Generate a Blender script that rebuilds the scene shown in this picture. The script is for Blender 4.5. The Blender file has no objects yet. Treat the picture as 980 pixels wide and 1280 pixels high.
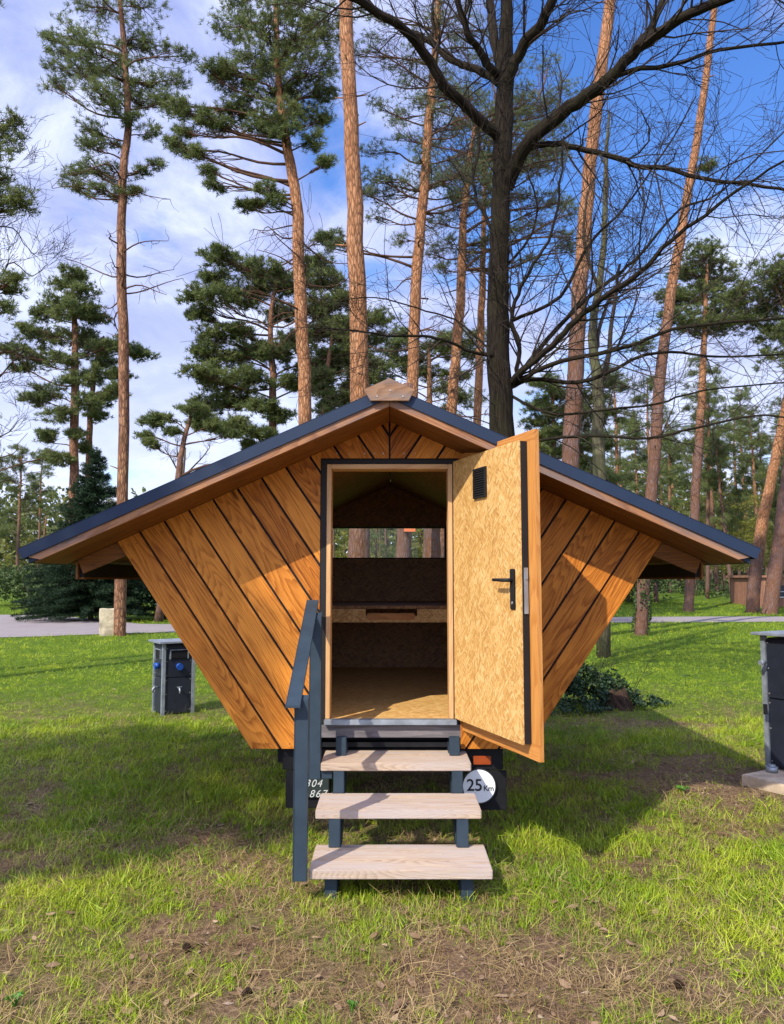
import bpy, bmesh, math, random
import numpy as np
from mathutils import Vector, Matrix, noise as mnoise
random.seed(7); RNG = np.random.default_rng(11)
SC = bpy.context.scene
COL = SC.collection
PI = math.pi
# ---------------------------------------------------------------- camera geometry (metres; eye 1.6 m, looking +Y, 5 deg up)
EYE = 1.6; FPX = 960.0; TH = math.radians(5.0)
def at(px, py, Y):
    u = (px-490)/FPX; v = (640-py)/FPX
    dy = math.cos(TH)-v*math.sin(TH); dz = math.sin(TH)+v*math.cos(TH)
    s = Y/dy
    return Vector((u*s, Y, EYE+dz*s))
def smooth(a, b, x):
    t = min(1, max(0, (x-a)/(b-a))); return t*t*(3-2*t)
def gz(x, y):
    return 0.55*smooth(36, 52, y) + 0.012*max(0, y-52)
def ground_at(px, py):
    v = (640-py)/FPX
    dy = math.cos(TH)-v*math.sin(TH); dz = math.sin(TH)+v*math.cos(TH)
    Y = EYE*dy/(-dz)
    return Vector(((px-490)/FPX*Y/dy, Y, 0))
# ---------------------------------------------------------------- object helpers
def tag(o, label=None, cat=None, group=None, kind=None):
    if label: o['label'] = label
    if cat: o['category'] = cat
    if group: o['group'] = group
    if kind: o['kind'] = kind
    return o
def empty(name, loc, label=None, cat=None, group=None):
    o = bpy.data.objects.new(name, None); o.empty_display_size = .2
    COL.objects.link(o); o.location = loc
    return tag(o, label, cat, group)
def wpos(o):
    p = Vector(o.location)
    while o.parent: o = o.parent; p += Vector(o.location)
    return p
def link(o, parent=None):
    COL.objects.link(o)
    if parent is not None:
        o.parent = parent; o.location = -wpos(parent)
    return o
class MB:
    """collects shapes into one mesh; every face carries a wood-grain style uv (metres)"""
    def __init__(s): s.v = []; s.f = []; s.uv = []; s.sm = []; s.mi = []
    def _add(s, verts, faces, U, W, off, smooth=False, mi=0):
        n = len(s.v); U = Vector(U).normalized(); W = Vector(W).normalized(); N = U.cross(W)
        s.v += [tuple(p) for p in verts]
        for f in faces:
            s.f.append(tuple(n+i for i in f))
            s.uv.append([(Vector(verts[i]).dot(U)+off[0], Vector(verts[i]).dot(W)+Vector(verts[i]).dot(N)+off[1]) for i in f])
            s.sm.append(smooth); s.mi.append(mi)
    def prism(s, poly, ext, U=(1,0,0), W=(0,0,1), off=None, mi=0):
        """poly: list of 3d points (planar), ext: extrusion vector"""
        if off is None: off = (random.uniform(0, 50), random.uniform(0, 50))
        ext = Vector(ext); a = [Vector(p) for p in poly]; n = len(a)
        nrm = Vector((0,0,0))
        for i in range(n): nrm += a[i].cross(a[(i+1) % n])
        if nrm.dot(ext) > 0: a = a[::-1]
        b = [p+ext for p in a]
        faces = [tuple(range(n)), tuple(range(2*n-1, n-1, -1))]
        faces += [(i, i+n, (i+1) % n+n, (i+1) % n) for i in range(n)]
        faces = [f if k < 2 else tuple(reversed(f)) for k, f in enumerate(faces)]
        faces = [tuple(f) for f in faces]
        s._add(a+b, faces, U, W, off, mi=mi)
    def box(s, x0, x1, y0, y1, z0, z1, U=None, M=None, off=None, mi=0):
        d = (abs(x1-x0), abs(y1-y0), abs(z1-z0)); k = d.index(max(d))
        if U is None: U = [(1,0,0), (0,1,0), (0,0,1)][k]
        W = (0,0,1) if abs(U[2]) < .5 else (1,0,0)
        if abs(U[2]) < .5 and d[2] < min(d[0], d[1]): W = (0,1,0) if abs(U[0]) > .5 else (1,0,0)
        if off is None: off = (random.uniform(0, 50), random.uniform(0, 50))
        vs = [Vector((x, y, z)) for x in (x0, x1) for y in (y0, y1) for z in (z0, z1)]
        fs = [(0,1,3,2), (4,6,7,5), (0,4,5,1), (2,3,7,6), (0,2,6,4), (1,5,7,3)]
        if M is not None:
            vs = [M @ p for p in vs]; U = M.to_3x3() @ Vector(U); W = M.to_3x3() @ Vector(W)
        s._add(vs, fs, U, W, off, mi=mi)
    def tube(s, pts, rad, n=8, cap=True, mi=0, jit=0, squash=None):
        pts = [Vector(p) for p in pts]; m = len(pts)
        if not hasattr(rad, '__len__'): rad = [rad]*m
        base = len(s.v); L = 0
        up = None; ou = random.uniform(0, 50)
        lens = []
        for i in range(m):
            t = (pts[min(i+1, m-1)]-pts[max(i-1, 0)]).normalized()
            if up is None:
                up = t.cross(Vector((0.13, 1, 0.07)))
                if up.length < .1: up = t.cross(Vector((1, 0, 0)))
                up.normalize()
            else:
                up = (up-t*up.dot(t)).normalized()
            sd = t.cross(up)
            for j in range(n):
                a = 2*PI*j/n
                r = rad[i]*(1+(random.uniform(-jit, jit) if jit else 0))
                s.v.append(tuple(pts[i]+(up*math.cos(a)+sd*math.sin(a))*r))
            if i: L += (pts[i]-pts[i-1]).length
            lens.append(L)
        for i in range(m-1):
            for j in range(n):
                k = (j+1) % n
                s.f.append((base+i*n+j, base+i*n+k, base+(i+1)*n+k, base+(i+1)*n+j))
                c = 2*PI*max(rad[0], .01)/n
                s.uv.append([(lens[i]+ou, j*c), (lens[i]+ou, (j+1)*c), (lens[i+1]+ou, (j+1)*c), (lens[i+1]+ou, j*c)])
                s.sm.append(True); s.mi.append(mi)
        if cap:
            s.f.append(tuple(base+j for j in range(n-1, -1, -1))); s.uv.append([(0, 0)]*n); s.sm.append(False); s.mi.append(mi)
            s.f.append(tuple(base+(m-1)*n+j for j in range(n))); s.uv.append([(0, 0)]*n); s.sm.append(False); s.mi.append(mi)
    def build(s, name, mat, parent=None, bevel=0):
        me = bpy.data.meshes.new(name); me.from_pydata(s.v, [], s.f)
        ul = me.uv_layers.new(name='UVMap')
        ul.data.foreach_set('uv', [c for f in s.uv for p in f for c in p])
        me.polygons.foreach_set('use_smooth', s.sm)
        mats = mat if isinstance(mat, (list, tuple)) else [mat]
        for m in mats: me.materials.append(m)
        me.polygons.foreach_set('material_index', s.mi)
        me.update()
        if bevel:
            bm = bmesh.new(); bm.from_mesh(me)
            es = [e for e in bm.edges if e.is_manifold and e.calc_face_angle(0) > .6]
            bmesh.ops.bevel(bm, geom=es, offset=bevel, segments=2, affect='EDGES', clamp_overlap=True)
            bm.to_mesh(me); bm.free()
        return link(bpy.data.objects.new(name, me), parent)
def np_mesh(name, V, F, mat, parent=None, smooth_=False, uv=None, attrs=None):
    """V (n,3) float, F (m,k) int"""
    me = bpy.data.meshes.new(name); k = F.shape[1]
    me.vertices.add(len(V)); me.vertices.foreach_set('co', V.astype(np.float32).ravel())
    me.loops.add(F.size); me.loops.foreach_set('vertex_index', F.astype(np.int32).ravel())
    me.polygons.add(len(F)); me.polygons.foreach_set('loop_start', np.arange(0, F.size, k, dtype=np.int32))
    me.polygons.foreach_set('loop_total', np.full(len(F), k, dtype=np.int32))
    if smooth_: me.polygons.foreach_set('use_smooth', np.ones(len(F), dtype=bool))
    if attrs:
        for a, d in attrs.items():
            at_ = me.attributes.new(a, 'FLOAT', 'POINT'); at_.data.foreach_set('value', d.astype(np.float32))
    me.materials.append(mat); me.update(calc_edges=True); me.validate()
    return link(bpy.data.objects.new(name, me), parent)
def clip(poly, nx, nz, c):
    """keep nx*x+nz*z <= c"""
    out = []
    for i in range(len(poly)):
        a, b = poly[i], poly[(i+1) % len(poly)]
        da = nx*a[0]+nz*a[1]-c; db = nx*b[0]+nz*b[1]-c
        if da <= 0: out.append(a)
        if da*db < 0:
            t = da/(da-db); out.append((a[0]+(b[0]-a[0])*t, a[1]+(b[1]-a[1])*t))
    return out
def area(p):
    return abs(sum(p[i][0]*p[(i+1) % len(p)][1]-p[(i+1) % len(p)][0]*p[i][1] for i in range(len(p))))/2 if len(p) > 2 else 0
# ---------------------------------------------------------------- materials
class NT:
    def __init__(s, name):
        s.m = bpy.data.materials.new(name); s.m.use_nodes = True
        s.t = s.m.node_tree; s.b = s.t.nodes['Principled BSDF']; s.out = s.t.nodes['Material Output']
    def n(s, typ, **kw):
        nd = s.t.nodes.new(typ)
        ins = kw.pop('ins', {})
        for k, v in kw.items(): setattr(nd, k, v)
        for k, v in ins.items(): s.set(nd.inputs[k], v)
        return nd
    def set(s, sock, v):
        if isinstance(v, bpy.types.NodeSocket): s.t.links.new(v, sock)
        else: sock.default_value = v
    def math(s, op, a, b=0, c=None, clamp=False):
        nd = s.t.nodes.new('ShaderNodeMath'); nd.operation = op; nd.use_clamp = clamp
        s.set(nd.inputs[0], a); s.set(nd.inputs[1], b)
        if c is not None: s.set(nd.inputs[2], c)
        return nd.outputs[0]
    def mix(s, f, a, b, mode='MIX'):
        nd = s.t.nodes.new('ShaderNodeMix'); nd.data_type = 'RGBA'; nd.blend_type = mode
        s.set(nd.inputs[0], f); s.set(nd.inputs[6], a); s.set(nd.inputs[7], b)
        return nd.outputs[2]
    def ramp(s, f, stops):
        nd = s.t.nodes.new('ShaderNodeValToRGB'); e = nd.color_ramp.elements
        while len(e) < len(stops): e.new(.5)
        for el, (p, c) in zip(e, stops):
            el.position = p; el.color = (*c, 1) if len(c) == 3 else c
        s.set(nd.inputs[0], f); return nd.outputs[0]
    def noise(s, vec, scale, detail=2, rough=.5, dist=0, dim='3D'):
        nd = s.t.nodes.new('ShaderNodeTexNoise'); nd.noise_dimensions = dim
        s.set(nd.inputs['Vector'], vec); s.set(nd.inputs['Scale'], scale)
        nd.inputs['Detail'].default_value = detail; nd.inputs['Roughness'].default_value = rough
        nd.inputs['Distortion'].default_value = dist
        return nd.outputs[0]
    def mapv(s, vec, scale=(1,1,1), rot=(0,0,0), loc=(0,0,0)):
        nd = s.t.nodes.new('ShaderNodeMapping'); s.set(nd.inputs[0], vec)
        nd.inputs[1].default_value = loc; nd.inputs[2].default_value = rot; nd.inputs[3].default_value = scale
        return nd.outputs[0]
    def bump(s, h, dist=.002, strength=1):
        nd = s.t.nodes.new('ShaderNodeBump'); nd.inputs['Strength'].default_value = strength
        nd.inputs['Distance'].default_value = dist; s.set(nd.inputs['Height'], h)
        s.t.links.new(nd.outputs[0], s.b.inputs['Normal'])
    def fin(s, col=None, rough=.6, metal=0, spec=.5):
        if col is not None: s.set(s.b.inputs['Base Color'], col)
        s.set(s.b.inputs['Roughness'], rough); s.set(s.b.inputs['Metallic'], metal)
        s.b.inputs['Specular IOR Level'].default_value = spec
        return s.m
def c4(c): return (*c, 1)
def uvvec(t, k=37.0):
    uv = t.n('ShaderNodeUVMap').outputs[0]
    isl = t.n('ShaderNodeNewGeometry').outputs['Random Per Island']
    sep = t.n('ShaderNodeSeparateXYZ', ins={0: uv})
    cmb = t.n('ShaderNodeCombineXYZ', ins={0: sep.outputs[0], 1: sep.outputs[1], 2: t.math('MULTIPLY', isl, k)})
    return cmb.outputs[0], isl
def wood(name, dark, mid, light, var=.35, rough=.5, rings=9, knots=1.0, gray=None, spec=.4, bump=.0012):
    t = NT(name); vec, isl = uvvec(t)
    big = t.noise(t.mapv(vec, (.80, 7.0, 1)), 1.0, 1.2, .35, .1)
    warp = t.noise(t.mapv(vec, (7, 60, 1)), 1.0, 3, .6)
    vor = t.n('ShaderNodeTexVoronoi', ins={'Vector': t.mapv(vec, (2.1, 8.5, 1)), 'Scale': 1.0, 'Randomness': 1.0})
    kd = vor.outputs['Distance']
    krand = t.n('ShaderNodeSeparateColor', ins={0: vor.outputs['Color']}).outputs[0]
    khas = t.math('GREATER_THAN', krand, 1-.45*knots)
    kfield = t.math('MULTIPLY', t.math('POWER', 2.718, t.math('MULTIPLY', kd, -7.0)), khas)
    f = t.math('ADD', t.math('MULTIPLY', big, rings), t.math('MULTIPLY', warp, .9))
    f = t.math('ADD', f, t.math('MULTIPLY', kfield, 4.0))
    fr = t.math('FRACT', f)
    ring = t.math('MULTIPLY', t.math('POWER', fr, 2.2), t.math('SUBTRACT', 1.0, t.math('POWER', fr, 14.0)))  # late wood: sharp on one side
    fib = t.math('ADD', t.math('MULTIPLY', t.noise(t.mapv(vec, (6, 260, 1)), 1.0, 4, .7), .55), t.math('MULTIPLY', t.noise(t.mapv(vec, (3.5, 75, 1)), 1.0, 4, .65), .55))
    fib = t.n('ShaderNodeMapRange', ins={0: fib, 1: .30, 2: .80, 3: 0.0, 4: 1.0}).outputs[0]
    blot = t.noise(t.mapv(vec, (2.2, 7, 1)), 1.0, 4, .65)
    val = t.math('ADD', t.math('MULTIPLY', ring, -.46), t.math('MULTIPLY', fib, .62))
    val = t.math('ADD', val, t.math('MULTIPLY', blot, .55))
    val = t.math('ADD', val, t.math('MULTIPLY', t.math('SUBTRACT', isl, .5), var))
    val = t.math('ADD', val, .10)
    col = t.ramp(val, [(.0, dark), (.42, mid), (.85, light)])
    kn = t.n('ShaderNodeMapRange', ins={0: kd, 1: .06, 2: .15, 3: .9, 4: 0.0}).outputs[0]
    kn = t.math('MULTIPLY', kn, khas)
    col = t.mix(kn, col, c4([c*.28 for c in mid]))
    if gray:
        g = t.noise(t.mapv(vec, (1.2, 10, 1)), 1.4, 4, .6)
        col = t.mix(t.n('ShaderNodeMapRange', ins={0: g, 1: gray[1], 2: gray[2], 3: 0.0, 4: 1.0}).outputs[0], col, c4(gray[0]))
    h = t.math('ADD', t.math('MULTIPLY', ring, -.4), t.math('MULTIPLY', fib, .8))
    t.bump(h, bump, .7)
    return t.fin(col, t.math('ADD', rough, t.math('MULTIPLY', fib, .15)), 0, spec)
def osb(name, dark, mid, light, rough=.55, scale=1.0):
    t = NT(name); vec, isl = uvvec(t)
    w = t.n('ShaderNodeTexNoise', ins={'Vector': vec, 'Scale': 6.0}); w.inputs['Detail'].default_value = 1
    wv = t.n('ShaderNodeVectorMath', operation='MULTIPLY_ADD', ins={0: w.outputs['Color'], 1: (.035, .035, 0), 2: vec}).outputs[0]
    lay = []
    for i, (rot, sx, sy) in enumerate(((.18, 11, 62), (-.28, 13, 70), (.85, 15, 60), (-.75, 12, 75))):
        m0 = t.mapv(wv, (1, 1, 1), (0, 0, rot), (i*3.7, i*1.9, 0))
        m = t.mapv(m0, (sx*scale, sy*scale, 1))
        vo = t.n('ShaderNodeTexVoronoi', ins={'Vector': m, 'Scale': 1.0, 'Randomness': 1.0}); vo.voronoi_dimensions = '2D'
        sc = t.n('ShaderNodeSeparateColor', ins={0: vo.outputs['Color']})
        lay.append((sc.outputs[0], sc.outputs[1], vo.outputs['Distance'], m))
    val = lay[0][0]; edge = lay[0][2]; fibv = lay[0][3]
    fib = t.noise(t.mapv(lay[0][3], (.5, 3.5, 1)), 1.0, 2)
    for k in (1, 2, 3):
        on = t.math('GREATER_THAN', lay[k][1], (.50, .60, .72)[k-1])
        def mx(a, b):
            nd = t.n('ShaderNodeMix', ins={0: on}); nd.data_type = 'FLOAT'
            t.set(nd.inputs[2], a); t.set(nd.inputs[3], b); return nd.outputs[0]
        val = mx(val, lay[k][0]); edge = mx(edge, lay[k][2])
        fib = mx(fib, t.noise(t.mapv(lay[k][3], (.5, 3.5, 1)), 1.0, 2))
    v = t.math('ADD', t.math('MULTIPLY', val, .50), t.math('MULTIPLY', fib, .46))
    v = t.math('ADD', v, t.math('MULTIPLY', t.math('SUBTRACT', t.noise(vec, 5, 4, .7), .5), .35))
    v = t.math('SUBTRACT', v, t.math('MULTIPLY', t.math('POWER', edge, 3.0), .35))
    col = t.ramp(v, [(.12, dark), (.42, mid), (.80, light)])
    t.bump(v, .0009, .6)
    return t.fin(col, rough, 0, .35)
def plain(name, col, rough=.5, metal=0, spec=.5, nz=.12, nscale=14, bump=0):
    t = NT(name); tc = t.n('ShaderNodeTexCoord').outputs['Object']
    n = t.noise(tc, nscale, 4, .6)
    f = t.n('ShaderNodeMapRange', ins={0: n, 1: .3, 2: .7, 3: 1-nz, 4: 1+nz}).outputs[0]
    cc = t.n('ShaderNodeVectorMath', operation='SCALE', ins={0: col, 3: f})
    if bump: t.bump(n, bump)
    r = t.math('ADD', rough, t.math('MULTIPLY', t.math('SUBTRACT', n, .5), .25), clamp=True)
    return t.fin(cc.outputs[0], r, metal, spec)
def emis(name, col, e=0, rough=.3):
    t = NT(name); m = t.fin(c4(col), rough); return m
M = {}
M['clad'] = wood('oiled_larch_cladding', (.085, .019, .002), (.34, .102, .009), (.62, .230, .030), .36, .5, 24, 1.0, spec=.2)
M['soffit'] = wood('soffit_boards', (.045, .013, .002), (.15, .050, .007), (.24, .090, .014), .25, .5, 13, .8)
M['fascia'] = wood('fascia_wood', (.07, .028, .011), (.23, .095, .036), (.38, .18, .075), .3, .6, 14, .5, gray=((.17, .12, .10), .46, .64))
M['doorclad'] = wood('door_edge_wood', (.24, .08, .015), (.44, .165, .030), (.56, .25, .058), .2, .45, 13, .4)
M['jamb'] = wood('door_frame_wood', (.34, .16, .055), (.48, .26, .10), (.60, .36, .155), .15, .45, 11, .2)
M['tread'] = wood('weathered_tread', (.12, .065, .038), (.38, .275, .19), (.52, .41, .295), .16, .78, 46, .35, gray=((.42, .35, .30), .42, .64), spec=.2, bump=.003)
M['ridge'] = wood('ridge_cap_wood', (.06, .03, .016), (.19, .095, .045), (.30, .17, .09), .1, .65, 18, .2, gray=((.17, .13, .11), .42, .62))
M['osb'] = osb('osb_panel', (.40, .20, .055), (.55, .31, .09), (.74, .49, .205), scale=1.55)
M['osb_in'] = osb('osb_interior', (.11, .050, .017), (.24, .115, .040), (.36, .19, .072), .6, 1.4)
M['metal'] = plain('anthracite_sheet_metal', (.015, .027, .054), .55, .0, .22, .10, 3)
M['steel'] = plain('anthracite_steel', (.025, .041, .056), .5, 0, .3, .15, 9, .0003)
M['black'] = plain('black_rubber_and_eave_shade', (.012, .011, .011), .7, 0, .3, .2)
M['chassis'] = plain('black_chassis', (.008, .008, .009), .65, 0, .2, .3)
M['galv'] = plain('galvanised_steel', (.30, .33, .35), .5, .6, .5, .22, 12)
M['greybeam'] = wood('grey_sill_beam', (.05, .045, .045), (.10, .09, .09), (.17, .15, .15), .1, .7, 8, .2)
M['white'] = plain('white_plate', (.80, .80, .78), .5, 0, .4, .04)
M['ink'] = plain('black_lettering', (.01, .01, .012), .5)
M['chalk'] = plain('white_lettering', (.52, .54, .50), .6)
M['plate'] = plain('dark_green_board', (.018, .028, .024), .5)
M['red'] = plain('red_lens', (.55, .02, .01), .2, 0, .6)
M['amber'] = plain('amber_lens', (.26, .045, .006), .35, 0, .4)
M['blue'] = plain('blue_socket', (.010, .07, .33), .5)
M['navy'] = plain('dark_navy_panel', (.009, .012, .020), .5, 0, .5, .12)
M['screw'] = plain('screw_head', (.40, .37, .33), .45, .7)
M['screwd'] = plain('dark_screw_head', (.12, .08, .05), .4, .6)
def glass():
    t = NT('window_glass'); tr = t.n('ShaderNodeBsdfTransparent', ins={0: (.96, .98, .97, 1)}); gl = t.n('ShaderNodeBsdfGlossy', ins={'Roughness': .02})
    mx = t.n('ShaderNodeMixShader', ins={0: .008, 1: tr.outputs[0], 2: gl.outputs[0]}); t.t.links.new(mx.outputs[0], t.out.inputs[0]); return t.m
M['glass'] = glass()
def bark_pine(name, zt, zw, warm=(.40, .175, .075), cool=(.135, .085, .075)):
    t = NT(name); uv = t.n('ShaderNodeUVMap').outputs[0]
    pos = t.n('ShaderNodeNewGeometry').outputs['Position']
    z = t.n('ShaderNodeSeparateXYZ', ins={0: pos}).outputs[2]
    vo = t.n('ShaderNodeTexVoronoi', ins={'Vector': t.mapv(uv, (4.2, 11, 1)), 'Scale': 1.0}); vo.feature = 'DISTANCE_TO_EDGE'
    vc = t.n('ShaderNodeTexVoronoi', ins={'Vector': t.mapv(uv, (4.2, 11, 1)), 'Scale': 1.0})
    r = t.n('ShaderNodeSeparateColor', ins={0: vc.outputs['Color']}).outputs[0]
    n = t.noise(pos, 5, 5, .7)
    f = t.math('ADD', t.math('DIVIDE', t.math('SUBTRACT', z, zt), zw), t.math('MULTIPLY', t.math('SUBTRACT', n, .5), 1.6), clamp=True)
    base = t.mix(f, c4(cool), c4(warm))
    base = t.mix(t.math('MULTIPLY', r, .55), base, t.mix(f, (.20, .14, .125, 1), (.60, .34, .18, 1)))
    sc = t.n('ShaderNodeTexVoronoi', ins={'Vector': t.mapv(uv, (1.3, 3.2, 1)), 'Scale': 1.0}).outputs['Distance']
    base = t.mix(t.n('ShaderNodeMapRange', ins={0: sc, 1: .05, 2: .17, 3: .75, 4: 0.0}).outputs[0], base, (.07, .035, .022, 1))
    base = t.mix(t.n('ShaderNodeMapRange', ins={0: t.noise(pos, 1.7, 4, .6), 1: .42, 2: .68, 3: 0.0, 4: .55}).outputs[0], base, c4([c*.52 for c in warm]))
    fine = t.noise(t.mapv(uv, (14, 40, 1)), 1.0, 4, .7)
    crack = t.n('ShaderNodeMapRange', ins={0: vo.outputs['Distance'], 1: 0.0, 2: .20, 3: .9, 4: 0.0}).outputs[0]
    base = t.mix(crack, base, c4([c*.30 for c in warm]))
    base = t.mix(t.n('ShaderNodeMapRange', ins={0: fine, 1: .5, 2: .75, 3: 0.0, 4: .75}).outputs[0], base, (.13, .06, .035, 1))
    t.bump(t.math('ADD', vo.outputs['Distance'], t.math('MULTIPLY', fine, .5)), .03, .9)
    return t.fin(base, .85, 0, .15)
M['pine_low'] = bark_pine('pine_bark_warm', 2.5, 1.6)
M['pine_mid'] = bark_pine('pine_bark_cool_foot', 8.0, 3.0)
M['pine_warm'] = bark_pine('pine_bark_all_warm', -3, 3, (.22, .10, .055), (.20, .11, .075))
M['pine_far'] = bark_pine('pine_bark_far', 5.0, 4.0, (.33, .155, .075), (.15, .10, .09))
def bark_dark(name, c1, c2, moss):
    t = NT(name); uv = t.n('ShaderNodeUVMap').outputs[0]; pos = t.n('ShaderNodeNewGeometry').outputs['Position']
    a = t.noise(t.mapv(uv, (3.2, 30, 1)), 1.0, 5, .65, .6)
    b = t.noise(pos, 3.0, 4, .6)
    col = t.ramp(a, [(.32, c1), (.68, c2)])
    col = t.mix(t.n('ShaderNodeMapRange', ins={0: b, 1: .45, 2: .7, 3: 0.0, 4: .55}).outputs[0], col, c4(moss))
    t.bump(a, .03, 1.0)
    return t.fin(col, .9, 0, .1)
M['oak'] = bark_dark('oak_bark', (.004, .003, .002), (.040, .029, .019), (.026, .025, .010))
M['twig'] = bark_dark('twig_bark', (.025, .018, .014), (.085, .064, .05), (.06, .055, .03))
M['dead'] = bark_dark('dead_branch_bark', (.07, .05, .04), (.16, .12, .09), (.10, .07, .05))
M['greenbark'] = bark_dark('mossy_bark', (.045, .042, .022), (.15, .13, .08), (.11, .13, .045))
M['stump'] = bark_dark('stump_bark', (.014, .009, .006), (.085, .048, .032), (.04, .035, .018))
def leaf(name, cols, trans=.25, rough=.6, objrand=False, spec=.2, posvar=None):
    t = NT(name)
    r = t.n('ShaderNodeNewGeometry').outputs['Random Per Island']
    if objrand: r = t.math('ADD', t.math('MULTIPLY', r, .9), t.math('MULTIPLY', t.n('ShaderNodeObjectInfo').outputs['Random'], .35))
    pos = t.n('ShaderNodeNewGeometry').outputs['Position']
    n = t.noise(pos, posvar or 1.3, 3, .6)
    f = t.math('ADD', t.math('MULTIPLY', r, .5), t.math('SUBTRACT', t.math('MULTIPLY', n, 1.3), .35), clamp=True)
    k = len(cols)
    col = t.ramp(f, [(i/(k-1), c) for i, c in enumerate(cols)])
    t.fin(col, rough, 0, spec)
    tl = t.n('ShaderNodeBsdfTranslucent', ins={0: col})
    mx = t.n('ShaderNodeMixShader', ins={0: trans, 1: t.b.outputs[0], 2: tl.outputs[0]})
    t.t.links.new(mx.outputs[0], t.out.inputs[0]); return t.m
M['needle'] = leaf('pine_needles', [(.045, .065, .022), (.115, .150, .045), (.24, .26, .085)], .35)
M['needle_dark'] = leaf('spruce_needles', [(.005, .014, .006), (.014, .032, .012), (.032, .062, .022)], .10)
M['needle_blue'] = leaf('pine_needles_grey', [(.050, .075, .036), (.12, .15, .06), (.21, .23, .10)], .35)
M['spring'] = leaf('spring_leaves', [(.11, .12, .022), (.23, .23, .04), (.38, .36, .07)], .45)
M['shrub'] = leaf('shrub_leaves', [(.025, .045, .015), (.06, .095, .028), (.12, .16, .045)], .25)
M['ivy'] = leaf('ivy_leaves', [(.008, .022, .010), (.020, .045, .018), (.045, .08, .032)], .10, .55, spec=.25, posvar=4)
M['grass'] = leaf('green_grass', [(.030, .080, .004), (.165, .275, .007), (.47, .52, .035)], .26, .5, True, .3, .9)
M['straw'] = leaf('dry_grass', [(.14, .085, .035), (.28, .19, .075), (.50, .38, .18)], .2, .7)
M['deadleaf'] = leaf('brown_leaves', [(.07, .04, .02), (.21, .13, .07), (.42, .29, .18)], .15, .6, posvar=9)
M['weed'] = leaf('weed_leaves', [(.03, .10, .01), (.06, .17, .02), (.11, .24, .03)], .2, .45, posvar=9)
# ================================================================ THE CABIN ON ITS TRAILER
CX = -.015; F = 4.8; RF = 4.35; BK = 7.65
SL = .447                                    # roof slope
def ztop(x): return 2.712-SL*abs(x-CX)
ZS = 2.596                                   # soffit height at the ridge
EB = (.845, .568); ET = (1.702, ZS-SL*1.702) # bottom / top corner of the flared wall (from the centre line)
cabin = empty('trailer_cabin', (CX, 6.2, 0), 'orange wooden cabin on a trailer with flared walls, dark roof and open chipboard door', 'cabin')
# ---- front cladding
dv = Vector((EB[0]-ET[0], 0, EB[1]-ET[1])).normalized()   # down along the flared edge, on the right hand half
def front_boards(mb, y0, th, pitch=.1636, gap=.0145, opening=True, slope_edge=True, nb=12, d0=.155):
    for sgn in (-1, 1):
        # half wall polygon in mirrored coordinates (x>0 side), boards run parallel to the flared edge
        hull = [(EB[0], EB[1]), (ET[0], ET[1]-.003), (.006, ZS-.003), (.006, EB[1])]
        n = Vector((-dv.z, 0, dv.x))
        n = Vector((abs(n.x), 0, -abs(n.z))) if False else Vector((dv.z, 0, -dv.x))
        if n.x > 0: n = -n                      # pointing inwards from the edge
        e0 = n.x*EB[0]+n.z*EB[1]
        k = 0; prev = 0.0
        for k in range(0, 14):
            a = prev; b = d0+k*pitch-gap
            prev = d0+k*pitch
            strip = clip(hull, n.x, n.z, e0+b)
            if len(strip) > 2: strip = clip(strip, -n.x, -n.z, -(e0+a))
            if len(strip) < 3 or area(strip) < 2e-4: continue
            off = (random.uniform(0, 60), random.uniform(0, 60))
            ow = (.435 if sgn < 0 else .435)
            pieces = []
            if opening:
                pa = clip(strip, -1, 0, -ow); pb = clip(clip(strip, 1, 0, ow), 0, -1, -2.36)
                pieces = [pa, pb]
            else: pieces = [strip]
            y = y0+random.uniform(-.0012, .0012)
            for p in pieces:
                if len(p) > 2 and area(p) > 1e-4:
                    P3 = [(CX+sgn*q[0], y, q[1]) for q in p]
                    mb.prism(P3, (0, th, 0), U=(sgn*dv.x, 0, dv.z), W=(sgn*-dv.z, 0, dv.x), off=off)
mb = MB(); front_boards(mb, F, .02)
clad = mb.build('cladding', M['clad'], cabin); clad['label'] = 'orange oiled boards laid diagonally on the front wall'
# screws above the door
mb = MB()
for px in (456, 468, 479, 505, 519, 540, 421, 437, 553):
    p = at(px, 567, F); mb.tube([(p.x, F-.004, p.z), (p.x, F+.004, p.z)], .0034, 8)
for px, py in ((196, 690), (330, 640)): pass
mb.build('screw', M['screw'], clad)
mb = MB()
for sgn in (-1, 1):      # paired screws near the ends of the boards
    for k in range(9):
        t0 = .05+k*.0
        x = ET[0]-.07-k*.165; z = ZS-SL*x-.05
        for dx in (0, .055):
            xx = x-dx*.9; zz = ZS-SL*xx-.055-dx*.2
            if xx < .5: continue
            mb.tube([(CX+sgn*xx, F-.003, zz), (CX+sgn*xx, F+.004, zz)], .0038, 6)
    for k in range(2):
        for dx in (0, .06):
            xx = .80-k*.19-dx; mb.tube([(CX+sgn*xx, F-.003, EB[1]+.03), (CX+sgn*xx, F+.004, EB[1]+.03)], .0038, 6)
mb.build('screw', M['screwd'], clad)
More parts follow.
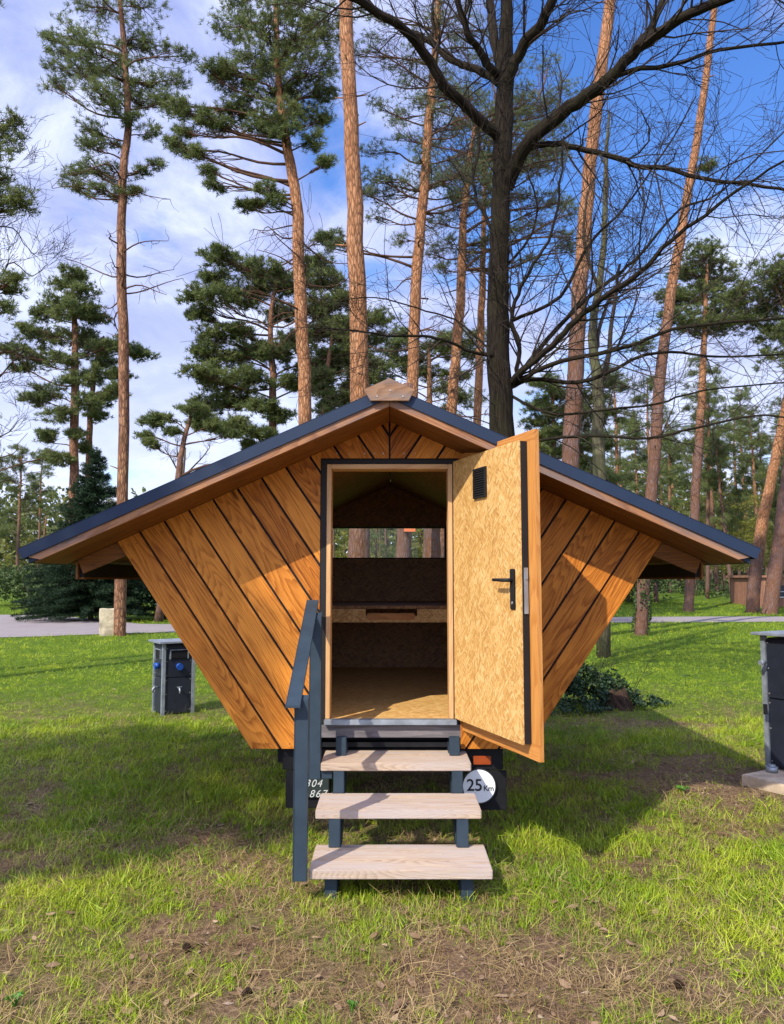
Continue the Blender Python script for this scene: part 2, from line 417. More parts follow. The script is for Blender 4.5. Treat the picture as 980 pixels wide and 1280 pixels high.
# ---- wall membrane and interior lining with the door opening
def wallring(mb, y0, y1, ins, mi=0):
    e = ins
    hullL = [(-(EB[0]-e), EB[1]+.004), (-(ET[0]-e), ET[1]-.012), (0, ZS-.012), (ET[0]-e, ET[1]-.012), (EB[0]-e, EB[1]+.004)]
    a = clip(hullL, 1, 0, -.425); b = clip(hullL, -1, 0, -.425)
    c = clip(clip(clip(hullL, 1, 0, .425), -1, 0, .425), 0, -1, -2.35)
    for p in (a, b, c):
        mb.prism([(CX+q[0], y0, q[1]) for q in p], (0, y1-y0, 0), U=(0, 0, 1), W=(1, 0, 0), mi=mi)
mb = MB(); wallring(mb, F+.022, F+.075, .012); mb.build('wall_panel', M['black'], cabin)
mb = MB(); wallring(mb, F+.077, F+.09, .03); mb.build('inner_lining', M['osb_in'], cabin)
# ---- flared side walls: outer boards and inner lining
for sgn in (-1, 1):
    a = Vector((CX+sgn*EB[0], 0, EB[1])); b = Vector((CX+sgn*ET[0], 0, ET[1]-.008))
    nin = Vector((-sgn*abs(dv.z), 0, abs(dv.x)))*.022
    mb = MB(); N = 9
    for k in range(N):
        p = a.lerp(b, k/N); q = a.lerp(b, (k+1)/N-.007)
        mb.prism([(p.x, F+.024, p.z), (q.x, F+.024, q.z), (q.x+nin.x, F+.024, q.z+nin.z), (p.x+nin.x, F+.024, p.z+nin.z)], (0, BK-F, 0), U=(0, 1, 0), W=(dv.x, 0, dv.z))
    mb.build('side_cladding', M['clad'], cabin)
    mb = MB(); n2 = nin*1.1; n3 = nin*3.2
    mb.prism([(a.x+n2.x, F+.092, a.z+n2.z), (b.x+n2.x, F+.092, b.z+n2.z-.02), (b.x+n3.x, F+.092, b.z+n3.z-.06), (a.x+n3.x, F+.092, a.z+n3.z)], (0, BK-F-.1, 0), U=(0, 1, 0), W=(0, 0, 1))
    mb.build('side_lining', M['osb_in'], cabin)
# ---- back wall with the long window
WX0, WX1, WZ0, WZ1 = -.72, .53, 1.80, 2.115
mb = MB()
hull = [(-(EB[0]-.03), EB[1]+.01), (-(ET[0]-.05), ET[1]-.03), (0, ZS-.03), (ET[0]-.05, ET[1]-.03), (EB[0]-.03, EB[1]+.01)]
for p in (clip(hull, 0, 1, WZ0), clip(hull, 0, -1, -WZ1),
          clip(clip(clip(hull, 0, 1, WZ1), 0, -1, -WZ0), 1, 0, WX0-CX), clip(clip(clip(hull, 0, 1, WZ1), 0, -1, -WZ0), -1, 0, -(WX1-CX))):
    mb.prism([(CX+q[0], BK-.09, q[1]) for q in p], (0, .09, 0), U=(1, 0, 0), W=(0, 0, 1), off=(3, 5))
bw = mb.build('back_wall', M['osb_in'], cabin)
mb = MB()
for (x0, x1, z0, z1) in ((WX0, WX1, WZ0, WZ0+.012), (WX0, WX1, WZ1-.012, WZ1), (WX0, WX0+.012, WZ0+.012, WZ1-.012), (WX1-.012, WX1, WZ0+.012, WZ1-.012)):
    mb.box(x0+.001, x1-.001, BK-.1, BK+.01, z0+.001, z1-.001)
wf = mb.build('window_frame', M['black'], bw)
mb = MB(); mb.box(WX0+.013, WX1-.013, BK-.04, BK-.034, WZ0+.013, WZ1-.013); mb.build('window_pane', M['glass'], bw)
# ---- interior floor, ceiling, ridge seam, raised bed board
mb = MB(); mb.box(CX-.80, CX+.80, F+.0955, BK-.09, .70, .746, U=(1, 0, 0)); mb.box(CX-.366, CX+.366, F+.02, F+.095, .70, .746, U=(1, 0, 0)); mb.build('floor_board', M['osb'], cabin)
for sgn in (-1, 1):
    mb = MB(); z0 = ZS-.075
    mb.prism([(CX+sgn*.004, F+.09, z0), (CX+sgn*1.6, F+.09, z0-SL*1.6), (CX+sgn*1.6, F+.09, z0-SL*1.6+.03), (CX+sgn*.004, F+.09, z0+.03)], (0, BK-F-.19, 0), U=(0, 1, 0), W=(1, 0, 0))
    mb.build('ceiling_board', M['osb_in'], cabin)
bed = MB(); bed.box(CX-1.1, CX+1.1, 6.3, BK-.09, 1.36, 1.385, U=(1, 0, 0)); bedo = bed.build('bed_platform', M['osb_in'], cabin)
mb = MB(); mb.box(CX-1.0, CX-.2, 6.305, 6.33, 1.25, 1.357, U=(1, 0, 0)); mb.box(CX+.22, CX+1.0, 6.305, 6.33, 1.25, 1.357, U=(1, 0, 0)); mb.box(CX-.2, CX+.22, 6.305, 6.33, 1.25, 1.30, U=(1, 0, 0))
mb.build('bed_apron', M['osb'], bedo)
mb = MB(); mb.box(CX-.19, CX+.20, 6.285, 6.302, 1.272, 1.325, U=(1, 0, 0)); mb.build('drawer_pull', M['doorclad'], bedo, bevel=.008)
# ---- door frame
zf0, zf1 = .746, 2.355
mb = MB()
mb.box(CX-.431, CX-.396, F-.004, F+.10, .72, 2.352); mb.box(CX+.396, CX+.431, F-.004, F+.10, .72, 2.352); mb.box(CX-.394, CX+.394, F-.004, F+.10, 2.325, 2.352)
mb.build('door_gasket', M['black'], cabin)
mb = MB()
mb.box(CX-.394, CX-.366, F-.008, F+.12, .748, 2.322); mb.box(CX+.366, CX+.394, F-.008, F+.12, .748, 2.322)
mb.box(CX-.3655, CX+.3655, F-.008, F+.12, 2.292, 2.322)
fr = mb.build('door_frame', M['jamb'], cabin, bevel=.003)
mb = MB(); mb.box(CX-.40, CX+.41, F-.035, F+.019, .715, .7475); mb.build('threshold', M['galv'], fr, bevel=.003)
mb = MB(); mb.box(CX-.445, CX+.45, F+.003, F+.10, .635, .712); mb.build('sill_beam', M['greybeam'], cabin)
# ---- the open door (built closed along -x from the hinge, then turned)
HX, HY = CX+.398, F-.015
ang = math.atan2(-.77, .29)   # direction of the leaf from the hinge
R0 = Matrix.Translation((HX, HY, 0)) @ Matrix.Rotation(ang, 4, 'Z')     # local +x runs along the leaf; local +y is the outer (cladding) side
LW = .815
def L(x0, x1, y0, y1, z0, z1, mb, U=None, off=None): mb.box(x0, x1, y0, y1, z0, z1, U=U, M=R0, off=off)
door = MB(); L(.0, LW, .0, .011, .752, 2.336, door, U=(0, 0, 1), off=(1.3, 2.2)); dooro = door.build('door', M['osb'], cabin, bevel=.0015)
dooro['label'] = 'open door leaf, pale chipboard inside'
mb = MB(); L(.004, LW-.002, .0115, .052, .756, 2.332, mb); mb.build('door_core', M['black'], dooro)
mb = MB()
# outer boards: a frame round the rim and diagonal boards between
L(-.015, LW+.075, .053, .078, .678, .760, mb, U=(1, 0, 0)); L(-.015, LW+.075, .053, .078, 2.33, 2.385, mb, U=(1, 0, 0))
L(LW-.03, LW+.075, .0535, .0785, .7605, 2.3295, mb)
for k in range(9): L(-.015+.0*k, LW-.032, .054, .075, .7625+k*.174, .7625+k*.174+.168, mb, U=(1, 0, 0))
mb.build('door_cladding', M['doorclad'], dooro)
vn = MB(); vz0, vz1, vx0, vx1 = 2.07, 2.245, .30, .455
L(vx0, vx1, -.014, -.001, vz0, vz0+.012, vn); L(vx0, vx1, -.014, -.001, vz1-.012, vz1, vn)
L(vx0, vx0+.014, -.014, -.001, vz0+.013, vz1-.013, vn); L(vx1-.014, vx1, -.014, -.001, vz0+.013, vz1-.013, vn)
L(vx0+.015, vx1-.015, -.003, -.001, vz0+.013, vz1-.013, vn)
for k in range(11):
    z = vz0+.018+k*.0135
    vn.prism([R0 @ Vector((vx0+.0145, -.013, z)), R0 @ Vector((vx0+.0145, -.0035, z+.009)), R0 @ Vector((vx0+.0145, -.0035, z+.0115)), R0 @ Vector((vx0+.0145, -.013, z+.0025))], R0.to_3x3() @ Vector((vx1-vx0-.029, 0, 0)))
vn.build('vent', M['black'], dooro)
hd = MB(); hx = LW-.075
L(hx-.026, hx+.026, -.009, -.001, 1.44, 1.655, hd)
hdo = hd.build('handle_plate', M['black'], dooro, bevel=.006)
lv = MB()
lv.tube([R0 @ Vector((hx, -.008, 1.595)), R0 @ Vector((hx, -.045, 1.595)), R0 @ Vector((hx-.02, -.052, 1.595)), R0 @ Vector((hx-.13, -.052, 1.597))], [.011, .010, .010, .008], 10)
lv.build('lever', M['black'], hdo)
ky = MB(); ky.tube([R0 @ Vector((hx, -.012, 1.475)), R0 @ Vector((hx, -.006, 1.475))], .008, 12); ky.build('lock_cylinder', M['galv'], hdo)
mb = MB(); L(LW+.0005, LW+.004, .020, .044, 1.42, 1.66, mb); L(LW+.0045, LW+.012, .026, .038, 1.60, 1.625, mb); L(LW+.0045, LW+.0055, .027, .037, 1.46, 1.50, mb)
mb.build('lock_plate', M['galv'], dooro)
# ---- roof
roof = MB()
for sgn in (-1, 1):
    X = 2.085
    def q(x, z): return (CX+sgn*x, z)
    z0 = 2.648
    P = [(CX+sgn*.002, RF+.03, ZS+.012), (CX+sgn*(X-.03), RF+.03, ZS+.012-SL*(X-.03)), (CX+sgn*(X-.03), RF+.03, z0+.045-SL*(X-.03)), (CX+sgn*.002, RF+.03, z0+.045)]
    roof.prism(P, (0, 8.0-RF-.06, 0), U=(0, 1, 0), W=(1, 0, 0))
roofo = roof.build('roof', M['metal'], cabin)
tp = MB()
for sgn in (-1, 1):
    # standing seam sheets on top
    X = 2.1
    for k in range(10):
        ya = RF+.012+k*.366; yb = min(ya+.362, 8.0)
        tp.prism([(CX+sgn*.0, ya, 2.7), (CX+sgn*X, ya, 2.7-SL*X), (CX+sgn*X, ya, 2.704-SL*X), (CX+sgn*.0, ya, 2.704)], (0, yb-ya, 0))
        tp.prism([(CX+sgn*.06, yb-.005, 2.704-SL*.06), (CX+sgn*X, yb-.005, 2.704-SL*X), (CX+sgn*X, yb-.005, 2.726-SL*X), (CX+sgn*.06, yb-.005, 2.726-SL*.06)], (0, .008, 0))
tp.build('roof_sheet', M['metal'], roofo)
ed = MB()
cs = math.cos(math.atan(SL)); sn = math.sin(math.atan(SL))
for sgn in (-1, 1):
    def rp(u, w, y): # u along the slope from the ridge, w perpendicular below the top line
        return (CX+sgn*(u*cs-w*sn), y, 2.712-u*sn-w*cs)
    Ls = 2.105/cs
    ed.prism([rp(.10, 0, RF), rp(Ls, 0, RF), rp(Ls, .064, RF), rp(.10, .064, RF)], (0, .008, 0))           # verge flashing, front
    ed.prism([rp(.10, -.002, RF), rp(Ls, -.002, RF), rp(Ls, .002, RF), rp(.10, .002, RF)], (0, .09, 0))
    ed.prism([rp(.0, 0, 8.0), rp(Ls, 0, 8.0), rp(Ls, .064, 8.0), rp(.0, .064, 8.0)], (0, .008, 0))
    ed.prism([rp(Ls-.004, 0, RF+.009), rp(Ls+.002, 0, RF+.009), rp(Ls+.002, .062, RF+.009), rp(Ls-.004, .062, RF+.009)], (0, 8.0-RF-.01, 0)) # eave drip
ed.build('roof_edging', M['metal'], roofo)
fa = MB()
for sgn in (-1, 1):
    Ls = 2.05/cs
    fa.prism([rp(.03, .0645, RF+.012), rp(Ls, .0645, RF+.012), rp(Ls-.05, .107, RF+.012), rp(.045, .107, RF+.012)] if False else
             [(CX+sgn*.001, RF+.012, 2.641), (CX+sgn*(Ls*cs), RF+.012, 2.641-SL*Ls*cs), (CX+sgn*(Ls*cs-.07), RF+.012, ZS-SL*(Ls*cs-.07)), (CX+sgn*.001, RF+.012, ZS)],
             (0, .030, 0), U=(sgn*cs, 0, -sn), W=(sgn*sn, 0, cs))
fa.build('fascia', M['fascia'], roofo)
so = MB()
for sgn in (-1, 1):
    X = 2.02
    for (ya, yb) in ((RF+.0425, RF+.20), (RF+.204, RF+.36), (RF+.364, F+.02), (F+.1, 5.6), (5.61, 6.4), (6.41, 7.2), (7.21, 7.98)):
        x0 = .002 if ya < F else 1.72
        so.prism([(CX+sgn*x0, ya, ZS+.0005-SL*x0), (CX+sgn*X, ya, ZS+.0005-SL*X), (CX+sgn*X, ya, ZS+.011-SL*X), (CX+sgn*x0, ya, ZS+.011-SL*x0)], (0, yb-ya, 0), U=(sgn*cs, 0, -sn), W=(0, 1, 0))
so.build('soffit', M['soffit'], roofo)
for sgn in (-1, 1):   # rafter end boards beside the flared wall, and the eave beam
    rb = MB()
    xa, xb = 1.60, 1.955
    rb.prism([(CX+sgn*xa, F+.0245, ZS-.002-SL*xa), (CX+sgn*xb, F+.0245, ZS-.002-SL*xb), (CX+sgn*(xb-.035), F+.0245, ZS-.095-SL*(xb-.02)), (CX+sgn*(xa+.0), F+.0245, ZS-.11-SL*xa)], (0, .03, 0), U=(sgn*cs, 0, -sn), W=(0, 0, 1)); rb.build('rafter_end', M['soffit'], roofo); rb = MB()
    rb.box(CX+sgn*1.925, CX+sgn*1.955, F+.056, 7.9, 1.612, 1.705, U=(0, 1, 0)); rb.build('eave_beam', M['black'], roofo)  # beam's black stands in for shade in the hollow under the eave
    rb = MB(); rb.box(CX+sgn*1.925, CX+sgn*1.955, F+.056, 7.9, 1.60, 1.6115, U=(0, 1, 0)); rb.box(CX+sgn*1.9555, CX+sgn*1.968, F+.03, 7.9, 1.60, 1.70, U=(0, 1, 0)); rb.build('eave_trim', M['soffit'], roofo)
rc = MB()
cp = [at(455, 489, RF-.01), at(466, 503, RF-.01), at(510, 503, RF-.01), at(517, 489, RF-.01), at(488, 475, RF-.01)]
cp = [Vector((p.x, RF-.028, p.z)) for p in (at(455.5, 488.5, RF), at(463.5, 501.5, RF), at(510.5, 501.5, RF), at(517.5, 488.5, RF), at(487, 474.5, RF))]
rc.prism(cp, (0, .027, 0), U=(1, 0, 0), W=(0, 0, 1)); rco = rc.build('ridge_cap_plate', M['ridge'], roofo, bevel=.002)
mb = MB()
for px, py in ((488, 489.5), (471.5, 497), (503.5, 497)):
    p = at(px, py, RF); mb.tube([(p.x, RF-.0315, p.z), (p.x, RF-.027, p.z)], .0045, 8)
mb.build('screw', M['screw'], rco)
mb = MB(); mb.prism([(CX-.13, RF+.009, 2.722-SL*.13), (CX, RF+.009, 2.722), (CX+.13, RF+.009, 2.722-SL*.13), (CX+.13, RF+.009, 2.73-SL*.13), (CX, RF+.009, 2.734), (CX-.13, RF+.009, 2.73-SL*.13)], (0, 8.0-RF, 0)); mb.build('ridge_flashing', M['metal'], roofo)
# ---- trailer underneath
ch = MB()
ch.box(CX-.70, CX+.70, F+.12, F+.20, .46, .56); ch.box(CX-.70, CX+.70, 7.4, 7.48, .46, .56)
for x in (-.55, .55): ch.box(CX+x-.03, CX+x+.03, F+.2, 7.4, .46, .56)
for y in (5.6, 6.2, 6.8): ch.box(CX-.52, CX+.52, y, y+.05, .48, .55)
ch.box(CX-.83, CX+.83, F+.03, BK-.02, .572, .60); ch.box(CX-.80, CX+.80, F+.11, BK-.1, .601, .698)
ch.tube([(CX-.62, 6.15, .30), (CX+.62, 6.15, .30)], .03, 10)
ch.box(CX-.04, CX+.04, 7.48, 8.9, .46, .53)
cho = ch.build('chassis', M['chassis'], cabin)
for sx in (-1, 1):
    wh = MB(); x = CX+sx*.66
    prof = [(.075, .16), (.088, .20), (.085, .27), (.065, .295), (-.065, .295), (-.085, .27), (-.088, .20), (-.075, .16)]
    n = 28; vs = []; fs = []
    for (dx, r) in prof:
        for j in range(n): a = 2*PI*j/n; vs.append(Vector((x+dx, 6.15+r*math.cos(a), .295+r*math.sin(a))))
    for i in range(len(prof)):
        for j in range(n):
            i2 = (i+1) % len(prof); fs.append((i*n+j, i*n+(j+1) % n, i2*n+(j+1) % n, i2*n+j))
    wh._add(vs, fs, (1, 0, 0), (0, 0, 1), (0, 0), True)
    w = wh.build('wheel', M['black'], cabin)
    rm = MB(); rm.tube([(x-.06, 6.15, .295), (x+.06, 6.15, .295)], .158, 24); rm.tube([(x-.07, 6.15, .295), (x+.07, 6.15, .295)], .05, 16); rm.build('rim', M['galv'], w)
    mg = MB()
    for k in range(9):
        a0 = PI*(.02+k*.12); a1 = PI*(.02+(k+1)*.12-.002) if k < 8 else PI*.98
        mg.prism([(x-.1, 6.15+.34*math.cos(a0), .295+.34*math.sin(a0)), (x-.1, 6.15+.34*math.cos(a1), .295+.34*math.sin(a1)), (x-.1, 6.15+.352*math.cos(a1), .295+.352*math.sin(a1)), (x-.1, 6.15+.352*math.cos(a0), .295+.352*math.sin(a0))], (.2, 0, 0))
    mg.build('mudguard', M['chassis'], cabin)
lb = MB(); lb.box(CX-.66, CX+.70, F+.055, F+.075, .43, .555); lb.box(CX+.51, CX+.72, F+.05, F+.07, .19, .425); lb.box(CX-.64, CX-.36, F+.055, F+.07, .20, .425)
lbo = lb.build('light_board', M['chassis'], cabin, bevel=.004)
def part_box(name, mat, par, b, bevel=.004):
    m = MB(); m.box(*b); return m.build(name, mat, par, bevel=bevel)
part_box('tail_light', M['amber'], lbo, (.50, .61, F+.038, F+.054, .462, .515))
part_box('tail_light', M['red'], lbo, (.26, .40, F+.036, F+.054, .438, .462))
part_box('tail_light', M['red'], lbo, (-.34, -.21, F+.036, F+.054, .438, .462))
nb = part_box('number_board', M['plate'], cabin, (-.56, -.385, F+.034, F+.049, .268, .412))
def text(s, size, loc, mat, par, name='lettering', shear=0, rz=0, sp=1.0, bold=.012):
    cu = bpy.data.curves.new(name, 'FONT'); cu.body = s; cu.size = size; cu.extrude = .0008; cu.shear = shear; cu.space_character = sp
    cu.align_x = 'CENTER'; cu.align_y = 'CENTER'; cu.offset = size*bold
    cu.materials.append(mat); o0 = bpy.data.objects.new(name, cu); COL.objects.link(o0); bpy.context.view_layer.update()
    me = bpy.data.meshes.new_from_object(o0.evaluated_get(bpy.context.evaluated_depsgraph_get())); bpy.data.objects.remove(o0); bpy.data.curves.remove(cu)
    o = bpy.data.objects.new(name, me); COL.objects.link(o)
    o.parent = par; o.location = Vector(loc)-wpos(par); o.rotation_euler = (PI/2, 0, rz); return o
text('304', .062, (-.482, F+.0325, .352), M['chalk'], nb, shear=.3, sp=1.15, bold=-.004)
text('867', .062, (-.455, F+.0325, .290), M['chalk'], nb, shear=.3, sp=1.2, bold=-.004)
sg = MB(); sx, sz = .533, .338
sg.tube([(sx, F+.030, sz), (sx, F+.046, sz)], .106, 48); sgo = sg.build('speed_sign', M['ink'], cabin)
sg = MB(); sg.tube([(sx, F+.026, sz), (sx, F+.0295, sz)], .0985, 48); disc = sg.build('sign_face', M['white'], sgo)
text('25', .100, (sx-.028, F+.0245, sz+.004), M['ink'], disc, sp=.98)
text('Km', .046, (sx+.058, F+.0245, sz-.013), M['ink'], disc, sp=.95)
# ================================================================ STEPS
steps = empty('entrance_steps', (.035, 4.4, 0), 'three pale worn wooden steps with one grey steel handrail in front of the open door', 'steps')
TR = ((3.895, 4.26, .183, -.407, .493), (4.20, 4.53, .378, -.407, .475), (4.525, 4.86, .547, -.410, .455))
for (y0, y1, z, x0, x1) in TR:
    m = MB(); m.box(x0, x1, y0, y1, z-.046, z, U=(1, 0, 0)); o = m.build('tread', M['tread'], steps, bevel=.004)
for x in (-.305, .375):
    m = MB(); w = .033
    # sloping tube, with a short upright foot and hooked head
    pts = [(4.05, .0), (4.125, .0), (4.125, .08), (4.96, .63), (4.96, .70), (4.88, .70), (4.88, .655), (4.05, .105)]
    pts = [(4.02, .0), (4.095, .0), (4.86, .50), (4.86, .60), (4.785, .60), (4.785, .547), (4.02, .05)]
    m.prism([(x-w, y, z) for y, z in pts], (2*w, 0, 0)); m.build('stringer', M['steel'], steps, bevel=.005)
    # upright stubs under each tread seen from the front
    for (yy, za, zb) in ((4.19+.012, .185, .332), (4.515, .380, .501), (4.70, .549, .655)):
        m = MB(); m.box(x-w+.002, x+w-.002, yy, yy+.05, za, zb); m.build('tread_support', M['steel'], steps, bevel=.003)
    m = MB(); m.box(x-w+.002, x+w-.002, 3.97, 4.03, .0, .136); m.build('foot', M['steel'], steps, bevel=.003)
hr = MB()
sx0, sx1 = -.518, -.446
hr.prism([(sx0, 3.80, .975), (sx0, 4.70, 1.462), (sx0, 4.70, 1.475), (sx0, 3.80, .988)], (sx1-sx0, 0, 0), U=(0, 1, 0), W=(1, 0, 0))
hro = hr.build('handrail', M['steel'], steps, bevel=.002)
m = MB(); m.prism([(-.482, 3.862, .140), (-.482, 3.862, 1.006), (-.482, 3.90, 1.026), (-.482, 3.90, .140)], (.068, 0, 0), U=(0, 0, 1), W=(1, 0, 0)); m.build('handrail_post', M['steel'], hro, bevel=.003)
m = MB(); m.prism([(-.482, 4.54, .45), (-.482, 4.54, 1.373), (-.482, 4.60, 1.405), (-.482, 4.60, .45)], (.068, 0, 0), U=(0, 0, 1), W=(1, 0, 0)); m.box(-.413, -.345, 4.55, 4.59, .452, .495); m.build('handrail_post', M['steel'], hro, bevel=.003)
# ================================================================ CAMPSITE SUPPLY PILLARS
def pillar(x, y, w, d, h, rz, label, z0=0.0, sockets=True):
    o = empty('power_pedestal', (x, y, z0), label, 'power pedestal', 'campsite power pedestals')
    T = Matrix.Translation((x, y, z0)) @ Matrix.Rotation(rz, 4, 'Z')
    def B(m, *a): m.box(*a, M=T)
    m = MB(); B(m, -w/2+.02, w/2-.02, -d/2+.02, d/2-.02, .01, h-.02); body = m.build('body', M['navy'], o)
    m = MB()
    for sx in (-1, 1):
        for sy in (-1, 1): B(m, sx*w/2-.02, sx*w/2+.02, sy*d/2-.02, sy*d/2+.02, 0, h-.002)
    m.build('corner_post', M['galv'], o, bevel=.003)
    m = MB(); B(m, -w/2-.07, w/2+.07, -d/2-.07, d/2+.07, h, h+.022); m.build('lid', M['galv'], o, bevel=.003)
    for sd in (0, 1, 3):
        m = MB()
        A = Matrix.Rotation(sd*PI/2, 4, 'Z') if sd < 3 else Matrix.Rotation(-PI/2, 4, 'Z')
        hw = (w if sd in (0, 2) else d)/2; hd_ = (d if sd in (0, 2) else w)/2
        for (za, zb) in ((.03, h*.52), (h*.53, h-.03)):
            m.box(-hw+.023, hw-.023, -hd_-.004, -hd_+.019, za, zb, M=T @ A)
        pn = m.build('panel', M['navy'], o, bevel=.002)
        m = MB()
        for px_ in (-hw+.035, hw-.035):
            for z in (.06, h*.3, h*.49, h*.56, h*.75, h-.06):
                m.tube([T @ A @ Vector((px_, -hd_-.003, z)), T @ A @ Vector((px_, -hd_-.008, z))], .006, 8)
        m.build('screw', M['screw'], pn)
        if sockets:
            m = MB(); c = Vector((0, -hd_-.004, h*.68))
            m.tube([T @ A @ c, T @ A @ (c+Vector((0, -.045, -.006)))], [.034, .038], 16); m.tube([T @ A @ (c+Vector((0, -.046, -.006))), T @ A @ (c+Vector((0, -.056, -.008)))], .040, 16)
            m.build('socket', M['blue'], pn)
            m = MB()
            z = h*.84
            m.box(-.10, .10, -hd_-.02, -hd_-.0045, z-.045, z+.045, M=T @ A); win = m.build('meter_window', M['chassis'], pn, bevel=.004)
            m = MB()
            for a in (-.106, .106): m.box(a-.006, a+.006, -hd_-.026, -hd_-.0045, z-.05, z+.05, M=T @ A)
            m.box(-.112, .112, -hd_-.026, -hd_-.0045, z+.051, z+.060, M=T @ A)
            m.build('meter_frame', M['galv'], win)
            m = MB(); z = h*.38
            m.tube([T @ A @ Vector((0, -hd_-.004, z)), T @ A @ Vector((0, -hd_-.05, z)), T @ A @ Vector((0, -hd_-.07, z-.02)), T @ A @ Vector((0, -hd_-.072, z-.06))], .011, 10)
            m.box(-.03, .03, -hd_-.056, -hd_-.046, z+.012, z+.018, M=T @ A)
            m.build('water_tap', M['galv'], pn)
    return o
p = ground_at(210, 895)
pillar(p.x, p.y+.2, .355, .355, .845, math.radians(33), 'dark power pedestal with blue sockets standing in the grass left of the cabin')
rp_ = pillar(3.33, 6.28, .42, .42, 1.06, math.radians(30), 'dark navy power pedestal on a concrete slab at the right edge of the photo', z0=.085, sockets=False)
m = MB(); m.tube([(3.02, 6.30, .93), (2.965, 6.27, .93)], [.016, .020], 10); m.build('knob', M['galv'], rp_)
m = MB(); m.box(2.985, 3.01, 6.27, 6.29, .52, .60); m.build('latch', M['chassis'], rp_)
m = MB(); m.tube([(3.0, 6.22, .086), (3.0, 6.22, .125)], .045, 14); m.tube([(3.0, 6.22, .125), (3.0, 6.22, .14)], .03, 6); m.build('foot_bolt', M['galv'], rp_)
T = Matrix.Translation((3.535, 6.04, 0)) @ Matrix.Rotation(math.radians(30), 4, 'Z')
m = MB(); m.box(-.65, .65, -.50, .5, -.1, .083, M=T)
M['concrete'] = plain('pale_concrete', (.46, .36, .25), .9, 0, .15, .35, 7, .004)
sl = m.build('concrete_slab', M['concrete'], None, bevel=.008); tag(sl, 'low pale concrete slab beneath the power pedestal at the right edge', 'slab')
# ================================================================ STONE BLOCK
m = MB(); g = ground_at(134, 795)
T = Matrix.Translation((g.x, g.y+.25, 0)) @ Matrix.Rotation(math.radians(18), 4, 'Z')
m.box(-.30, .30, -.28, .28, -.05, .74, M=T)
M['sand'] = plain('sandstone', (.50, .42, .28), .9, 0, .1, .35, 5, .03)
sb = m.build('stone_block', M['sand'], None)
bm = bmesh.new(); bm.from_mesh(sb.data); bmesh.ops.subdivide_edges(bm, edges=bm.edges, cuts=7, use_grid_fill=True)
for v in bm.verts: v.co += Vector([mnoise.noise(v.co*3.1+Vector((k*9, 0, 0)))*.05 for k in range(3)])
bm.to_mesh(sb.data); bm.free(); tag(sb, 'rough squared sandstone block at the foot of the tall pine on the left', 'stone block')
# ================================================================ GROUND
def vnoise(x, y, s, k=0): return mnoise.noise(Vector((x*s, y*s, k*7.3+.5)))
def gauss(x, y, cx, cy, rx, ry): return math.exp(-(((x-cx)/rx)**2+((y-cy)/ry)**2))
def lush(x, y):
    v = .60+.28*smooth(5.5, 9.0, y)
    v += .30*vnoise(x, y, .85, 1)+.40*vnoise(x, y, 2.6, 2)+.50*vnoise(x, y, 7.0, 3)+.04
    if y > 9: v += .15*smooth(9, 14, y)
    # bare and thick spots seen in the photograph
    v -= .95*gauss(x, y, 2.6, 6.35, .70, .55)+.80*gauss(x, y, 2.75, 8.7, 1.0, .40)+.40*gauss(x, y, .25, 3.35, .9, .35)
    v -= .45*gauss(x, y, .35, 3.0, .5, .25)+.30*gauss(x, y, -1.1, 5.0, .5, .35)+.25*gauss(x, y, 2.3, 4.9, .7, .5)
    v += .60*gauss(x, y, -1.45, 4.05, .38, .30)+.45*gauss(x, y, .95, 5.4, .6, .7)+.45*gauss(x, y, .95, 3.95, .35, .2)+.4*gauss(x, y, -1.1, 6.0, 1.2, .6)
    v += .35*gauss(x, y, 2.0, 3.9, .35, .35)+.5*gauss(x, y, 2.2, 4.7, .25, .2)+.4*gauss(x, y, -.5, 4.6, .25, .3)+.35*gauss(x, y, -2.3, 3.9, .3, .3)
    v -= .6*gauss(x, y, 0, 6.4, .9, 1.3)
    v -= .5*smooth(34, 60, y)*smooth(-1, 10, x)
    return v
def und(x, y):
    if y > 17 or y < 0: return 0.0
    f = smooth(17, 12, y)*smooth(0, 2, y)
    return f*(.022*vnoise(x, y, .9, 5)+.010*vnoise(x, y, 3.5, 6))
xs = np.concatenate([-8-np.geomspace(.2, 250, 36)[::-1], np.arange(-8, 8.01, .11), 8+np.geomspace(.2, 250, 36)])
ys = np.concatenate([1.2-np.geomspace(.2, 60, 22)[::-1], np.arange(1.2, 13, .11), 13+np.geomspace(.15, 480, 80)])
nx_, ny_ = len(xs), len(ys)
V = np.zeros((nx_*ny_, 3)); LU = np.zeros(nx_*ny_)
for j, y in enumerate(ys):
    for i, x in enumerate(xs):
        V[j*nx_+i] = (x, y, gz(x, y)+und(x, y)); LU[j*nx_+i] = lush(x, y)
I, J = np.meshgrid(np.arange(nx_-1), np.arange(ny_-1)); a = (J*nx_+I).ravel()
Fq = np.stack([a, a+1, a+nx_+1, a+nx_], 1)
t = NT('meadow_soil'); pos = t.n('ShaderNodeNewGeometry').outputs['Position']
lu = t.n('ShaderNodeAttribute', attribute_name='lush').outputs['Fac']
n1 = t.noise(pos, 9, 6, .7); n2 = t.noise(pos, 45, 5, .7); n3 = t.noise(pos, 150, 3, .6)
soil = t.ramp(n2, [(.34, (.035, .020, .012)), (.48, (.13, .075, .042)), (.60, (.27, .165, .095)), (.74, (.50, .35, .22))])
soil = t.mix(t.n('ShaderNodeMapRange', ins={0: n1, 1: .42, 2: .62, 3: 0.0, 4: .45}).outputs[0], soil, (.32, .215, .115, 1))
soil = t.mix(t.math('MULTIPLY', n3, .5), soil, (.09, .06, .04, 1))
grn = t.ramp(n1, [(.3, (.04, .07, .008)), (.55, (.085, .14, .010)), (.8, (.16, .20, .03))])
